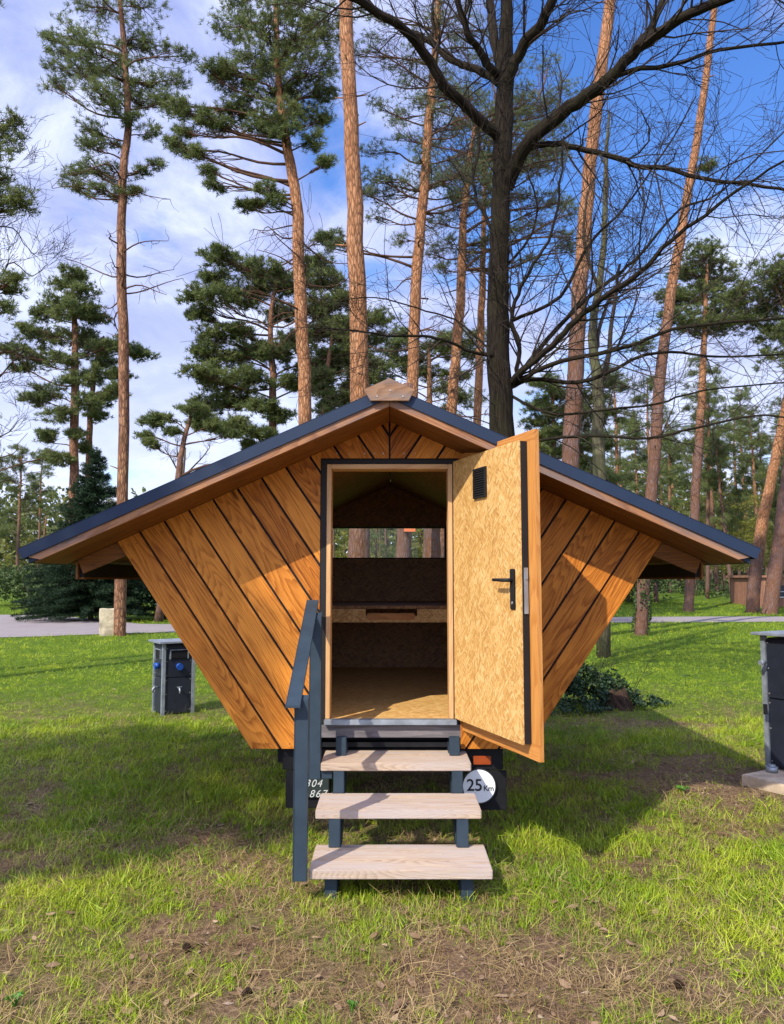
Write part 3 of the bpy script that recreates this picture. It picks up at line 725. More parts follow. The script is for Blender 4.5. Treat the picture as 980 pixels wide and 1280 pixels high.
sep = t.n('ShaderNodeSeparateXYZ', ins={0: pos})
far = t.n('ShaderNodeMapRange', ins={0: sep.outputs[1], 1: 6.0, 2: 13.0, 3: 0.0, 4: .6}).outputs[0]
gf = t.math('ADD', t.n('ShaderNodeMapRange', ins={0: lu, 1: .25, 2: .95, 3: 0.0, 4: .5}).outputs[0], far, clamp=True)
col = t.mix(gf, soil, grn)
t.bump(t.math('ADD', n2, t.math('MULTIPLY', n3, .4)), .02, .9)
M['soil'] = t.fin(col, .95, 0, .1)
ground = np_mesh('ground', V, Fq, M['soil'], None, True, attrs={'lush': LU}); tag(ground, kind='structure')
# ---- the drive crossing behind (outline in ground metres)
t = NT('gravel_asphalt'); pos = t.n('ShaderNodeNewGeometry').outputs['Position']
n1 = t.noise(pos, 1.2, 5, .65); n2 = t.noise(pos, 30, 4, .7)
col = t.mix(n1, (.19, .165, .165, 1), (.34, .30, .29, 1)); col = t.mix(t.math('MULTIPLY', n2, .6), col, (.24, .20, .18, 1))
t.bump(n2, .01); M['road'] = t.fin(col, .9, 0, .15)
def road_strip(name, rows, z=.012):
    """rows: list of (near point, far point)"""
    V = []; Fs = []; K = 7
    for (a, b) in rows:
        for k in range(K+1):
            u = k/K; crown = .02*math.sin(PI*u)
            V.append((a[0]+(b[0]-a[0])*u, a[1]+(b[1]-a[1])*u, z+crown))
    for r in range(len(rows)-1):
        for k in range(K): q = r*(K+1)+k; Fs.append((q, q+K+1, q+K+2, q+1))
    o = np_mesh(name, np.array(V), np.array(Fs), M['road'], None, True)
    tag(o, kind='structure'); return o
def g2(px, py): p = ground_at(px, py); return (p.x, p.y)
rows = []
# left: wide junction narrowing into the lane that crosses behind the cabin
for (xa, ya, xb, yb) in ((-60, 14, -60, 27), (-34, 17, -34, 34.5), (-22, 18.6, -22, 35.2), (-14, 20.2, -15.5, 34.5), (-10.5, 21.4, -12.0, 31.5), (-7.5, 22.9, -9.0, 27.6), (-5.5, 24.0, -6.0, 27.6), (0, 26.3, -1, 29.8), (6, 28.3, 5, 32.0), (12, 29.0, 12, 33.0), (20, 29.2, 20, 33.1), (40, 29.0, 40, 33), (80, 28, 80, 32)):
    rows.append(((xa, ya), (xb, yb)))
rr = []
for i in range(len(rows)-1):
    for k in range(4):
        u = k/4; rr.append(tuple((rows[i][s][0]*(1-u)+rows[i+1][s][0]*u, rows[i][s][1]*(1-u)+rows[i+1][s][1]*u+.12*math.sin(i*4+k*1.7+s)) for s in (0, 1)))
rr.append(rows[-1]); road = road_strip('road', rr)
NEAR = sorted([r[0] for r in rr]); FAR = sorted([r[1] for r in rr])
def lin(tab, x):
    if x <= tab[0][0]: return tab[0][1]
    for (x0, y0), (x1, y1) in zip(tab, tab[1:]):
        if x <= x1: return y0+(y1-y0)*(x-x0)/max(1e-6, x1-x0)
    return tab[-1][1]
def on_road(x, y, m=0.0): return lin(NEAR, x)-m < y < lin(FAR, x)+m
# ================================================================ GRASS
def tuft(n, rad, h0, h1, w, lean=.6, seg=3):
    V = []; Fc = []
    for _ in range(n):
        a = random.uniform(0, 2*PI); r = rad*math.sqrt(random.random()); bx, by = r*math.cos(a), r*math.sin(a)
        h = random.uniform(h0, h1); d = random.uniform(0, 2*PI); l = h*random.uniform(.1, lean); ww = w*random.uniform(.6, 1.2)
        fx, fy = math.cos(d), math.sin(d); sx, sy = -fy, fx
        b = len(V)
        for k in range(seg+1):
            u = k/seg; wd = ww*(1-u*.92)*.5; c = l*u*u; z = h*(u-.18*(l/h)*u*u)
            V.append((bx+fx*c-sx*wd, by+fy*c-sy*wd, z)); V.append((bx+fx*c+sx*wd, by+fy*c+sy*wd, z))
        for k in range(seg): q = b+2*k; Fc.append((q, q+1, q+3, q+2))
    return np.array(V), np.array(Fc)
def flat_tuft(n, rad, l0, l1, w):
    V = []; Fc = []
    for _ in range(n):
        a = random.uniform(0, 2*PI); r = rad*math.sqrt(random.random()); p = Vector((r*math.cos(a), r*math.sin(a), random.uniform(.001, .012)))
        d = random.uniform(0, 2*PI); L_ = random.uniform(l0, l1); di = Vector((math.cos(d), math.sin(d), random.uniform(-.02, .28))); sd = Vector((-di.y, di.x, 0))*w*random.uniform(.5, 1)
        mid = p+di*L_*.5+Vector((random.uniform(-.2, .2)*L_, random.uniform(-.2, .2)*L_, .004)); e = p+di*L_
        b = len(V); V += [tuple(p-sd*.5), tuple(p+sd*.5), tuple(mid+sd*.5), tuple(mid-sd*.5), tuple(e+sd*.2), tuple(e-sd*.2)]
        Fc += [(b, b+1, b+2, b+3), (b+3, b+2, b+4, b+5)]
    return np.array(V), np.array(Fc)
def scatter_object(name, templates, pts, mat, label):
    """pts rows: x,y,z, rot, scale, idx ; the templates live in the same mesh and are instanced on its loose points"""
    Vs = []; Fs = []; tid = []; off = 0
    for k, (v, f) in enumerate(templates): Vs.append(v); Fs.append(f+off); tid.append(np.full(len(v), k)); off += len(v)
    P = np.array(pts); nP = len(P)
    V = np.concatenate(Vs+[P[:, :3]]); Fm = np.concatenate(Fs)
    tid = np.concatenate(tid+[np.full(nP, -1)])
    nt = len(V)-nP
    o = np_mesh(name, V, Fm, mat, None, False)
    me = o.data
    if len(me.vertices) != len(V): print('WARN vertices changed', name)
    for an, arr in (('tid', tid), ('rot', np.concatenate([np.zeros(nt), P[:, 3]])), ('scl', np.concatenate([np.ones(nt), P[:, 4]])), ('idx', np.concatenate([np.zeros(nt), P[:, 5]])), ('tlt', np.concatenate([np.zeros(nt), RNG.normal(0, .30, nP)]))):
        a_ = me.attributes.new(an, 'FLOAT', 'POINT'); a_.data.foreach_set('value', arr.astype(np.float32))
    ng = bpy.data.node_groups.new(name, 'GeometryNodeTree')
    ng.interface.new_socket('Geometry', in_out='INPUT', socket_type='NodeSocketGeometry'); ng.interface.new_socket('Geometry', in_out='OUTPUT', socket_type='NodeSocketGeometry')
    N = ng.nodes; Lk = ng.links.new
    gi = N.new('NodeGroupInput'); go = N.new('NodeGroupOutput')
    def attr(n_):
        a_ = N.new('GeometryNodeInputNamedAttribute'); a_.data_type = 'FLOAT'; a_.inputs[0].default_value = n_; return a_.outputs[0]
    ta = attr('tid'); join = N.new('GeometryNodeGeometryToInstance')
    def cmp(k):
        c = N.new('FunctionNodeCompare'); c.data_type = 'FLOAT'; c.operation = 'EQUAL'; Lk(ta, c.inputs[0]); c.inputs[1].default_value = k; c.inputs['Epsilon'].default_value = .3; return c.outputs[0]
    for k in reversed(range(len(templates))):
        s = N.new('GeometryNodeSeparateGeometry'); s.domain = 'POINT'; Lk(gi.outputs[0], s.inputs[0]); Lk(cmp(k), s.inputs[1]); Lk(s.outputs[0], join.inputs[0])
    sp = N.new('GeometryNodeSeparateGeometry'); sp.domain = 'POINT'; Lk(gi.outputs[0], sp.inputs[0]); Lk(cmp(-1), sp.inputs[1])
    ip = N.new('GeometryNodeInstanceOnPoints'); Lk(sp.outputs[0], ip.inputs['Points']); Lk(join.outputs[0], ip.inputs['Instance'])
    ip.inputs['Pick Instance'].default_value = True
    fi = N.new('FunctionNodeFloatToInt'); Lk(attr('idx'), fi.inputs[0]); Lk(fi.outputs[0], ip.inputs['Instance Index'])
    cx = N.new('ShaderNodeCombineXYZ'); Lk(attr('rot'), cx.inputs[2]); Lk(attr('tlt'), cx.inputs[0]); Lk(attr('tlt'), cx.inputs[1])
    Lk(cx.outputs[0], ip.inputs['Rotation'])
    Lk(attr('scl'), ip.inputs['Scale']); Lk(ip.outputs[0], go.inputs[0])
    md = o.modifiers.new('scatter', 'NODES'); md.node_group = ng
    return tag(o, kind='stuff')
def blocked(x, y):
    if abs(x+.015) < .40 and 3.9 < y < 4.2: return False
    if on_road(x, y, -.1): return True
    if (x-3.5)**2/.7**2+(y-6.05)**2/.6**2 < 1: return True
    return False
gp = []; dp = []
bands = [(2.3, 4.2, 1150, .95), (4.2, 6.2, 900, 1.05), (6.2, 9, 520, 1.15), (9, 13, 210, 1.25), (13, 19, 90, 1.7), (19, 28, 34, 2.3), (28, 45, 13, 3.0)]
for (y0, y1, dens, sc) in bands:
    w0 = .62*y1+.8; n = int(dens*(y1-y0)*2*w0)
    X = RNG.uniform(-w0, w0, n); Y = RNG.uniform(y0, y1, n); Rv = RNG.random((n, 4))
    for x, y, r in zip(X, Y, Rv):
        if abs(x) > .62*y+.8 or blocked(x, y): continue
        l = lush(x, y)
        z = gz(x, y)+und(x, y)-.004
        if r[0] < max(.12, min(1, (l-.10)*1.15)):
            s = sc*(.50+.36*min(1.1, max(0, l)))*(.6+.75*r[1])
            if y > 9: s *= .62
            gp.append((x, y, z, r[2]*2*PI, s, int(r[3]*6)))
        elif y < 12 and r[1] < .30: dp.append((x, y, z+.003, r[2]*2*PI, .6+.8*r[3], int(r[3]*97) % 4))
tf = [tuft(13, .055, .03, .075, .0060, 1.3), tuft(11, .05, .025, .06, .0065, 1.6), tuft(9, .06, .035, .095, .0055, 1.4), tuft(14, .045, .025, .065, .0050, 1.2), tuft(7, .06, .04, .11, .0060, 1.6), tuft(12, .07, .02, .05, .0075, 1.8)]
print('tufts', len(gp), 'dry', len(dp))
scatter_object('grass', tf, gp, M['grass'], '')
df = [flat_tuft(9, .06, .04, .12, .0028), flat_tuft(7, .07, .03, .09, .003), flat_tuft(6, .06, .06, .15, .0025), tuft(5, .05, .02, .07, .003, 1.1)]
# more straw under the thin turf
for (y0, y1, dens) in ((2.3, 4.2, 300), (4.2, 6.5, 190), (6.5, 9.5, 90)):
    w0 = .62*y1+.8; n = int(dens*(y1-y0)*2*w0)
    for x, y, r, q, k in zip(RNG.uniform(-w0, w0, n), RNG.uniform(y0, y1, n), RNG.random(n), RNG.random(n), RNG.integers(0, 4, n)):
        if vnoise(x, y, 1.6, 9) > -.45+.4*q and not blocked(x, y) and (x-2.75)**2+(y-6.35)**2 > .5: dp.append((x, y, gz(x, y)+und(x, y), r*2*PI, .6+.8*q, k))
scatter_object('dry_grass', df, dp, M['straw'], '')
# ---- fallen leaves
Vl = []; Fl = []
for _ in range(5200):
    y = 2.4+RNG.random()**1.3*9; x = RNG.uniform(-1, 1)*(.62*y+.5)
    dens = .35+.9*max(0, vnoise(x, y, 1.1, 12))+1.2*gauss(x, y, 2.9, 6.3, .9, .8)+1.2*gauss(x, y, 3.0, 8.8, 1.2, .5)+.3*gauss(x, y, 0, 3, 2, .6)-.3*smooth(5, 8, y)
    if RNG.random() > dens*.75 or blocked(x, y): continue
    s = random.choice((.008, .010, .012, .014, .018, .023)); a = random.uniform(0, 2*PI); c = Vector((x, y, gz(x, y)+und(x, y)+random.uniform(.006, .022)))
    di = Vector((math.cos(a), math.sin(a), random.uniform(-.3, .3))); sd = Vector((-math.sin(a), math.cos(a), random.uniform(-.4, .4))); up = Vector((0, 0, 1))
    b = len(Vl); cu = random.uniform(-.3, .5)
    for (u, w, h) in ((-1, 0, 0), (-.45, .5, cu), (.35, .55, cu), (1.05, 0, .2), (.35, -.5, cu), (-.4, -.55, cu), (0, 0, 0)):
        Vl.append(tuple(c+di*s*u*1.4+sd*s*w*1.2+up*s*h))
    for k in range(6): Fl.append((b+6, b+k, b+(k+1) % 6))
lv_ = np_mesh('fallen_leaves', np.array(Vl), np.array(Fl), M['deadleaf']); tag(lv_, kind='stuff')
# ---- soil crumbs, twigs and bark chips
Vl = []; Fl = []
for _ in range(5200):
    y = 2.4+RNG.random()**1.4*7.5; x = RNG.uniform(-1, 1)*(.60*y+.4)
    if lush(x, y) > .42 and RNG.random() > .12: continue
    s = random.uniform(.003, .011); c = Vector((x, y, und(x, y)+s*.3)); b = len(Vl)
    q = Matrix.Rotation(random.uniform(0, 6), 3, 'Z') @ Matrix.Diagonal((random.uniform(.6, 2.6), 1, .7))
    for p_ in ((1, 0, 0), (0, 1, 0), (-1, 0, 0), (0, -1, 0), (0, 0, 1)): Vl.append(tuple(c+q @ Vector(p_)*s*random.uniform(.7, 1.2)))
    for k in range(4): Fl.append((b+k, b+(k+1) % 4, b+4))
M['crumb'] = leaf('bark_crumbs', [(.05, .03, .02), (.17, .11, .07), (.38, .29, .20)], 0, .9, posvar=30)
cr = np_mesh('ground_litter', np.array(Vl), np.array(Fl), M['crumb']); tag(cr, kind='stuff')
# ---- pine cones
def cone_mesh():
    m = MB()
    for i in range(11):
        z = i/10; r = .019*math.sin(PI*(.12+.8*z))+.002
        for j in range(8):
            a = 2*PI*(j/8)+i*.4; u = Vector((math.cos(a), math.sin(a), .35)); s = Vector((-math.sin(a), math.cos(a), 0))
            c = Vector((0, 0, z*.048)); p = c+u*r
            m.prism([c+s*.003, c-s*.003, p-s*.006, p+u*.003, p+s*.006], (0, 0, .002))
    return m
m = cone_mesh(); pc = m.build('pine_cone', M['stump']); cones = [pc]
for i, (px, py, lb_) in enumerate(((235, 1188, 'dark pine cone lying in thin grass to the left of the steps'), (302, 1246, 'dark pine cone lying beside pale dead leaves in the lower left foreground'), (856, 1238, 'dark pine cone half hidden in grass in the lower right foreground'))):
    o = pc if i == 0 else pc.copy()
    if i: COL.objects.link(o)
    g = ground_at(px, py); o.location = (g.x, g.y, und(g.x, g.y)+.015); o.rotation_euler = (1.5, .3, i*2.1); o.scale = (.78, .78, .78)
    tag(o, lb_, 'pine cone', 'pine cones in the foreground grass')
# ---- broad leaved weed beside the slab
def weed(px, py, n, r, label, name='weed_plant', h=.07):
    g = ground_at(px, py); m = MB()
    for k in range(n):
        a = 2*PI*k/n+random.uniform(-.3, .3); L_ = r*random.uniform(.7, 1.1); di = Vector((math.cos(a), math.sin(a), 0)); sd = Vector((-math.sin(a), math.cos(a), 0))
        c = Vector((g.x, g.y, .0)); pts = [(0, .1, .0), (.35, .35, .5), (.65, .42, .75), (.9, .25, .7), (1.05, 0, .6)]
        vs = []
        for (u, w, z) in pts: vs += [c+di*L_*u-sd*L_*w*.7+Vector((0, 0, z*h)), c+di*L_*u+Vector((0, 0, z*h-.008*w*3)), c+di*L_*u+sd*L_*w*.7+Vector((0, 0, z*h))]
        fs = []
        for q in range(len(pts)-1):
            fs += [(q*3, q*3+1, q*3+4, q*3+3), (q*3+1, q*3+2, q*3+5, q*3+4)]
        m._add(vs, fs, (1, 0, 0), (0, 1, 0), (0, 0), True)
    o = m.build(name, M['weed']); return tag(o, label, 'weed', 'broad leaved weeds')
weed(852, 992, 7, .06, 'bright green broad leaved weed in front of the concrete slab')
weed(18, 1262, 8, .032, 'small green weed at the bottom left corner of the photo')
weed(440, 1270, 6, .02, 'tiny green weed on bare soil below the steps')
# ================================================================ FOLIAGE TOOLS
def rand_dirs(n, up=0.0):
    v = RNG.normal(size=(n, 3)); v[:, 2] = v[:, 2]*.8+up; v /= np.linalg.norm(v, axis=1)[:, None]+1e-9; return v
def needles(centres, n_each, L0, L1, w, up=.35, spread=.05, outw=None):
    """thin triangles radiating from each centre; returns V,F"""
    C = np.repeat(np.asarray(centres), n_each, 0); n = len(C)
    d = rand_dirs(n, up)
    if outw is not None: d = d+np.repeat(outw, n_each, 0)*.8; d /= np.linalg.norm(d, axis=1)[:, None]
    C = C+RNG.normal(size=(n, 3))*spread
    L_ = RNG.uniform(L0, L1, n)[:, None]
    r = rand_dirs(n); s = np.cross(d, r); s /= np.linalg.norm(s, axis=1)[:, None]+1e-9; s *= w*.5*RNG.uniform(.6, 1.2, n)[:, None]
    V = np.stack([C-s, C+s, C+d*L_], 1).reshape(-1, 3)
    return V, np.arange(n*3).reshape(-1, 3)
def leaves(C, size, mat, name, parent=None, flat=0.3):
    n = len(C); d = rand_dirs(n); r = rand_dirs(n, flat); s = np.cross(d, r); s /= np.linalg.norm(s, axis=1)[:, None]+1e-9
    L_ = (size*RNG.uniform(.6, 1.3, n))[:, None]
    V = np.stack([C-d*L_*.6, C+s*L_*.38, C+d*L_*.6, C-s*L_*.38], 1).reshape(-1, 3)
    return np_mesh(name, V, np.arange(n*4).reshape(-1, 4), mat, parent)
def bez(a, b, sag=0.0, n=6, jit=.0, bow=None):
    a = Vector(a); b = Vector(b); out = []
    L_ = (b-a).length; o1 = Vector([random.gauss(0, 1) for _ in range(3)])*jit*L_; o2 = Vector([random.gauss(0, 1) for _ in range(3)])*jit*L_
    for k in range(n+1):
        u = k/n; p = a.lerp(b, u)+Vector((0, 0, sag*L_*math.sin(PI*u)))
        p += o1*math.sin(PI*u)+o2*math.sin(2*PI*u)*.6; out.append(p)
    return out
def trunk_at(tr, z):
    for (a, b) in zip(tr, tr[1:]):
        if a.z <= z <= b.z: return a.lerp(b, (z-a.z)/(b.z-a.z))
    return tr[-1] if z > tr[-1].z else tr[0]
def refine(pts, n=4, wob=0.0):
    out = []
    for i in range(len(pts)-1):
        p0 = pts[max(i-1, 0)]; p1 = pts[i]; p2 = pts[i+1]; p3 = pts[min(i+2, len(pts)-1)]
        for k in range(n):
            t_ = k/n
            q = .5*((2*p1)+(-p0+p2)*t_+(2*p0-5*p1+4*p2-p3)*t_*t_+(-p0+3*p1-3*p2+p3)*t_**3)
            if wob: q = q+Vector((random.gauss(0, wob), random.gauss(0, wob), 0))
            out.append(q)
    out.append(pts[-1]); return out
def lerp_r(r, n):
    return [np.interp(k/(n-1)*(len(r)-1), range(len(r)), r) for k in range(n)]
M['branchbark'] = bark_dark('pine_branch_bark', (.05, .028, .018), (.16, .085, .05), (.10, .06, .035))
PG = 'tall Scots pines round the cabin'
def pine(name, label, trunk_px, Y, radii, blobs=(), bark='pine_low', needle='needle', dead=0, group=PG, cat='pine tree', twigs=True, dens=1.0, nl=.17, nw=.016, deadrange=None, parent_base=None, ground=True, stubs=0):
    """trunk_px: [(px,py),...] bottom to top at depth Y ; blobs: (px,py,r_px[,dY]) foliage clouds"""
    tr = [at(px, py, Y) for px, py in trunk_px]
    if ground:
        d = (tr[1]-tr[0]); b = tr[0]-d*((tr[0].z-gz(0, Y)+.05)/d.z) if abs(tr[0].z-gz(0, Y)) > .02 else tr[0]
        if (b-tr[0]).length > .05:
            tr = [b]+tr; radii = [radii[0]*1.15]+list(radii)
    base = tr[0].copy(); base.z = gz(0, Y)
    root = empty(name, base, label, cat, group)
    trf = refine(tr, 5, .012); rf = lerp_r(radii, len(trf)); rf[0] *= 1.25
    m = MB(); m.tube(trf, rf, 14, jit=.05)
    for _ in range(stubs):
        z = random.uniform(trf[0].z+1, trf[-1].z); p = trunk_at(trf, z); a = random.uniform(0, 2*PI); r = np.interp(z, [q.z for q in trf], rf)
        e = p+Vector((math.cos(a), math.sin(a), random.uniform(.1, .5)))*(r+random.uniform(.04, .25)); m.tube([p, e], [.025, .012], 6)
    m.build('trunk', M[bark], root)
    # branches
    mb = MB(); Cn = []; On = []
    for b in blobs:
        px, py, rp = b[:3]; rp *= 1.18; dY = b[3] if len(b) > 3 else random.uniform(-1, 1)*min(2.2, rp/FPX*Y*1.3)
        c = at(px, py, Y+dY); r = rp/FPX*Y
        zc = c.z-abs((Vector((c.x, c.y, 0))-Vector((trunk_at(trf, c.z).x, Y, 0))).length)*random.uniform(.1, .45)
        a = trunk_at(trf, min(zc, trf[-1].z-.1)); R = max(.018, .018+.028*(c-a).length/3)
        pts = bez(a, c, random.uniform(-.04, .06), 7, .05); mb.tube(pts, lerp_r([R, R*.35], len(pts)), 6)
        ns = int((10+40*min(1, (r/1.1)**1.5))*dens)
        for _ in range(ns):
            d = Vector(rand_dirs(1, .25)[0]); k = random.random()**.45
            s = c+Vector((d.x*r*1.15, d.y*r*1.1, d.z*r*.62))*k
            st = pts[random.randint(3, 7)]
            tp_ = bez(st, s, random.uniform(-.08, .02), 3, .06); mb.tube(tp_, [.012, .009, .007, .005], 4, cap=False)
            for q in range(8):
                off = Vector(rand_dirs(1, .2)[0])*random.uniform(.0, .42)*min(1.0, r+.3)
                Cn.append(tuple(s+Vector((off.x, off.y, off.z*.5)))); On.append(tuple(d))
    for _ in range(dead):
        z0, z1 = deadrange; z = random.uniform(z0, z1); p = trunk_at(trf, z); a = random.uniform(0, 2*PI); L_ = random.uniform(.5, 2.0)
        e = p+Vector((math.cos(a)*L_, math.sin(a)*L_, random.uniform(-.3, .5)*L_)); pts = bez(p, e, random.uniform(-.1, .1), 7, .09); mb.tube(pts, lerp_r([.028, .008], 8), 5)
        for _ in range(5):
            s = pts[random.randint(2, 7)]; e2 = s+Vector(rand_dirs(1)[0])*random.uniform(.2, .7); mb.tube(bez(s, e2, 0, 4, .12), lerp_r([.009, .004], 5), 4, cap=False)
    if mb.v: mb.build('branch', M['dead'] if not blobs else M['branchbark'], root)
    if Cn:
        V_, F_ = needles(np.array(Cn), int(15*min(1.3, max(.7, dens))), nl*.5, nl*.85, nw*1.1, .45, .018*nl/.17, np.array(On)*.5)
        np_mesh('crown', V_, F_, M[needle], root)
    return root
def auto_blobs(x0, x1, y0, y1, n, r0, r1, shape=None):
    out = []; tries = 0
    while len(out) < n and tries < 4000:
        tries += 1
        x = random.uniform(x0, x1); y = random.uniform(y0, y1)
        if shape:
            u = (y-y0)/(y1-y0); hw = shape(u); c = (x0+x1)/2
            if abs(x-c) > hw*(x1-x0)/2: continue
        r = random.uniform(r0, r1)
        if all((x-o[0])**2+(y-o[1])**2*1.6 > (.55*(r+o[2]))**2 for o in out): out.append((x, y, r))
    return out
# ---------------------------------------------------------------- the pines one can tell apart
# 1 left tall pine
bl = [(120, 15, 30), (150, -25, 34), (95, -30, 26), (180, 10, 28), (85, 45, 20), (72, 62, 14), (110, 60, 30), (135, 85, 34), (165, 60, 32), (190, 55, 20), (100, 92, 24), (75, 85, 14), (70, 105, 13), (125, 118, 26), (160, 108, 34), (190, 110, 26), (215, 100, 18), (232, 70, 11), (205, 128, 20), (180, 130, 20), (140, 135, 18), (60, 50, 9),
      (115, 165, 16), (132, 180, 16), (112, 185, 12), (95, 215, 14), (118, 212, 17), (140, 220, 18), (90, 232, 12), (120, 238, 15), (148, 245, 13), (165, 150, 12), (185, 165, 11), (170, 240, 8), (195, 205, 7), (175, 215, 7)]
pine('pine_tree', 'tall slim pine beside the sandstone block, dead side twigs below its crown', [(150, 790), (155, 480), (152, 330), (153, 230), (160, 140), (150, 0), (145, -60)], 22, [.17, .15, .14, .12, .10, .07, .03], bl, bark='pine_warm', dead=16, deadrange=(9.5, 13.5), nl=.19, stubs=6, dens=.8)
# 2 second tall pine
bl = [(340, -20, 42), (300, 5, 30), (380, 5, 38), (330, 40, 38), (295, 40, 24), (370, 45, 38), (405, 40, 26), (350, 80, 36), (315, 85, 24), (385, 85, 30), (280, 88, 18), (265, 92, 14), (300, 112, 22), (335, 115, 28), (372, 115, 28), (400, 120, 18), (345, 145, 26), (380, 145, 22), (300, 140, 18), (285, 140, 14), (325, 165, 16), (355, 165, 20), (400, 150, 12), (410, 205, 10), (395, 178, 12), (240, 145, 15), (222, 135, 14), (260, 150, 12), (275, 160, 12), (230, 165, 9), (212, 178, 10), (235, 190, 11), (245, 192, 8), (268, 232, 9), (262, 215, 7), (335, 238, 12), (345, 250, 9), (310, 258, 10), (320, 255, 8)]
pine('pine_tree', 'tall pine with dense high crown whose limbs reach left, pale trunk bare below', [(382, 527), (376, 380), (370, 250), (360, 190), (350, 120), (345, 20), (340, -80)], 20, [.175, .165, .15, .13, .10, .07, .03], bl, dead=12, deadrange=(8, 11), nl=.19)
# 3 big orange trunk just behind the ridge
pine('pine_tree', 'thickest straight orange pine trunk, rising directly behind the roof ridge', [(449, 700), (449, 495), (443, 260), (436, 90), (431, -20), (428, -120)], 14.5, [.21, .185, .16, .14, .13, .11], [(428, -140, 60), (460, -150, 50), (395, -130, 45), (430, -190, 60)], stubs=10)
# 4, 5, 6 reddish trunks between the big pine and the oak
b4 = auto_blobs(445, 610, -60, 260, 44, 12, 24)+[(425, 300, 12), (470, 270, 12), (500, 300, 11), (470, 225, 14), (460, 245, 12), (415, 310, 10)]
pine('pine_tree', 'slim pinkish pine trunk right of the ridge cap', [(515, 487), (522, 330), (532, 210), (540, 110), (548, 0), (550, -60)], 21, [.165, .15, .14, .12, .09, .05], b4, needle='needle_blue', nl=.16, nw=.013, dens=.60, dead=14, deadrange=(8, 16))
b5 = auto_blobs(530, 720, 110, 340, 44, 12, 24)
pine('pine_tree', 'reddish pine trunk left of the oak, its grey green crown behind the oak', [(553, 660), (565, 505), (575, 380), (580, 270), (592, 160)], 24, [.18, .17, .15, .12, .06], b5, needle='needle_blue', nl=.17, nw=.014, dens=.68, dead=10, deadrange=(6, 11))
pine('pine_tree', 'thin pinkish pine trunk close to the left side of the dark oak', [(596, 520), (600, 430), (604, 330), (606, 230)], 26, [.14, .13, .11, .06], auto_blobs(560, 700, 60, 260, 22, 12, 22), needle='needle_blue', dens=.6)
# 7 right of oak
pine('pine_tree', 'tall pine trunk right of the oak, grey below and orange above, crossed by bare limbs', [(712, 600), (718, 490), (727, 330), (740, 180), (762, 10), (775, -90)], 20, [.23, .22, .20, .17, .155, .13], auto_blobs(720, 830, -190, -60, 10, 20, 34), bark='pine_mid', stubs=10)
# 9 leaning long trunk on the right
pine('pine_tree', 'long pine trunk leaning right from the edge of the meadow, ivy on its foot', [(801, 790), (815, 605), (828, 450), (850, 300), (872, 170), (892, 20), (900, -60)], 22.3, [.19, .17, .16, .14, .12, .095, .08], auto_blobs(850, 960, -170, -50, 9, 18, 30)+[(885, 205, 9), (800, 432, 10)], bark='pine_mid', stubs=14)
# 10
pine('pine_tree', 'slim pine behind the lane under the right eave, dark green crown spreading right', [(861, 752), (868, 640), (877, 500), (881, 400), (884, 330)], 38, [.24, .22, .19, .12, .06], [(880, 322, 26), (860, 345, 20), (900, 350, 26), (845, 372, 18), (875, 372, 26), (905, 385, 26), (930, 370, 20), (850, 400, 20), (880, 410, 22), (910, 405, 20)], bark='pine_mid', needle='needle', dens=1.1, nl=.26, nw=.03)
pine('pine_tree', 'orange leaning pine just right of the right eave tip, grey below', [(941, 756), (950, 672), (966, 590), (985, 500), (1000, 420)], 37, [.30, .27, .24, .22, .17], auto_blobs(940, 1070, 330, 430, 12, 18, 28), bark='pine_low', nl=.26, nw=.03, dens=1.0)
pine('pine_tree', 'purplish grey pine trunk leaning at the far right edge in front of the wooden hut', [(963, 760), (975, 670), (985, 590), (1000, 480)], 35.5, [.34, .31, .28, .25], auto_blobs(960, 1080, 300, 460, 12, 18, 30), bark='pine_mid', nl=.26, nw=.03)
# trunks standing behind, seen through the rear window
pine('pine_tree', 'dark pine trunk with an orange nest box, seen through the rear window', [(504, 720), (504, 640), (507, 560), (510, 480)], 18.5, [.17, .16, .15, .12], [], bark='pine_mid')
pine('pine_tree', 'grey trunk at the right end of the rear window view', [(541, 720), (541, 640), (544, 560), (545, 520)], 20, [.20, .19, .17, .12], [], bark='pine_mid')
# mid left pines
bl = [(90, 345, 14), (80, 358, 13), (100, 365, 16), (72, 380, 16), (110, 385, 14), (55, 395, 15), (88, 392, 18), (120, 400, 13), (35, 415, 14), (60, 425, 18), (100, 420, 18), (18, 440, 14), (45, 448, 18), (78, 450, 16), (120, 440, 16), (140, 432, 14), (25, 460, 10), (95, 478, 15), (125, 470, 16), (60, 492, 14), (40, 500, 12), (75, 520, 16), (110, 505, 15), (140, 490, 13), (55, 545, 13), (75, 575, 12), (60, 572, 10), (95, 545, 10)]
pine('pine_tree', 'bushy mid distance pine with layered crown above the dark spruce on the left', [(92, 615), (94, 480), (93, 400), (90, 345)], 34, [.20, .17, .12, .05], bl, bark='pine_warm', nl=.26, nw=.028)
bl = [(165, 440, 12), (180, 445, 12), (135, 455, 12), (150, 470, 12), (120, 520, 12), (130, 500, 14), (105, 560, 9), (115, 430, 12)]
pine('pine_tree', 'thin pine trunk just right of the bushy layered pine on the left', [(110, 600), (113, 520), (122, 440), (130, 420)], 36, [.16, .13, .08, .04], bl, bark='pine_warm', nl=.26, nw=.028)
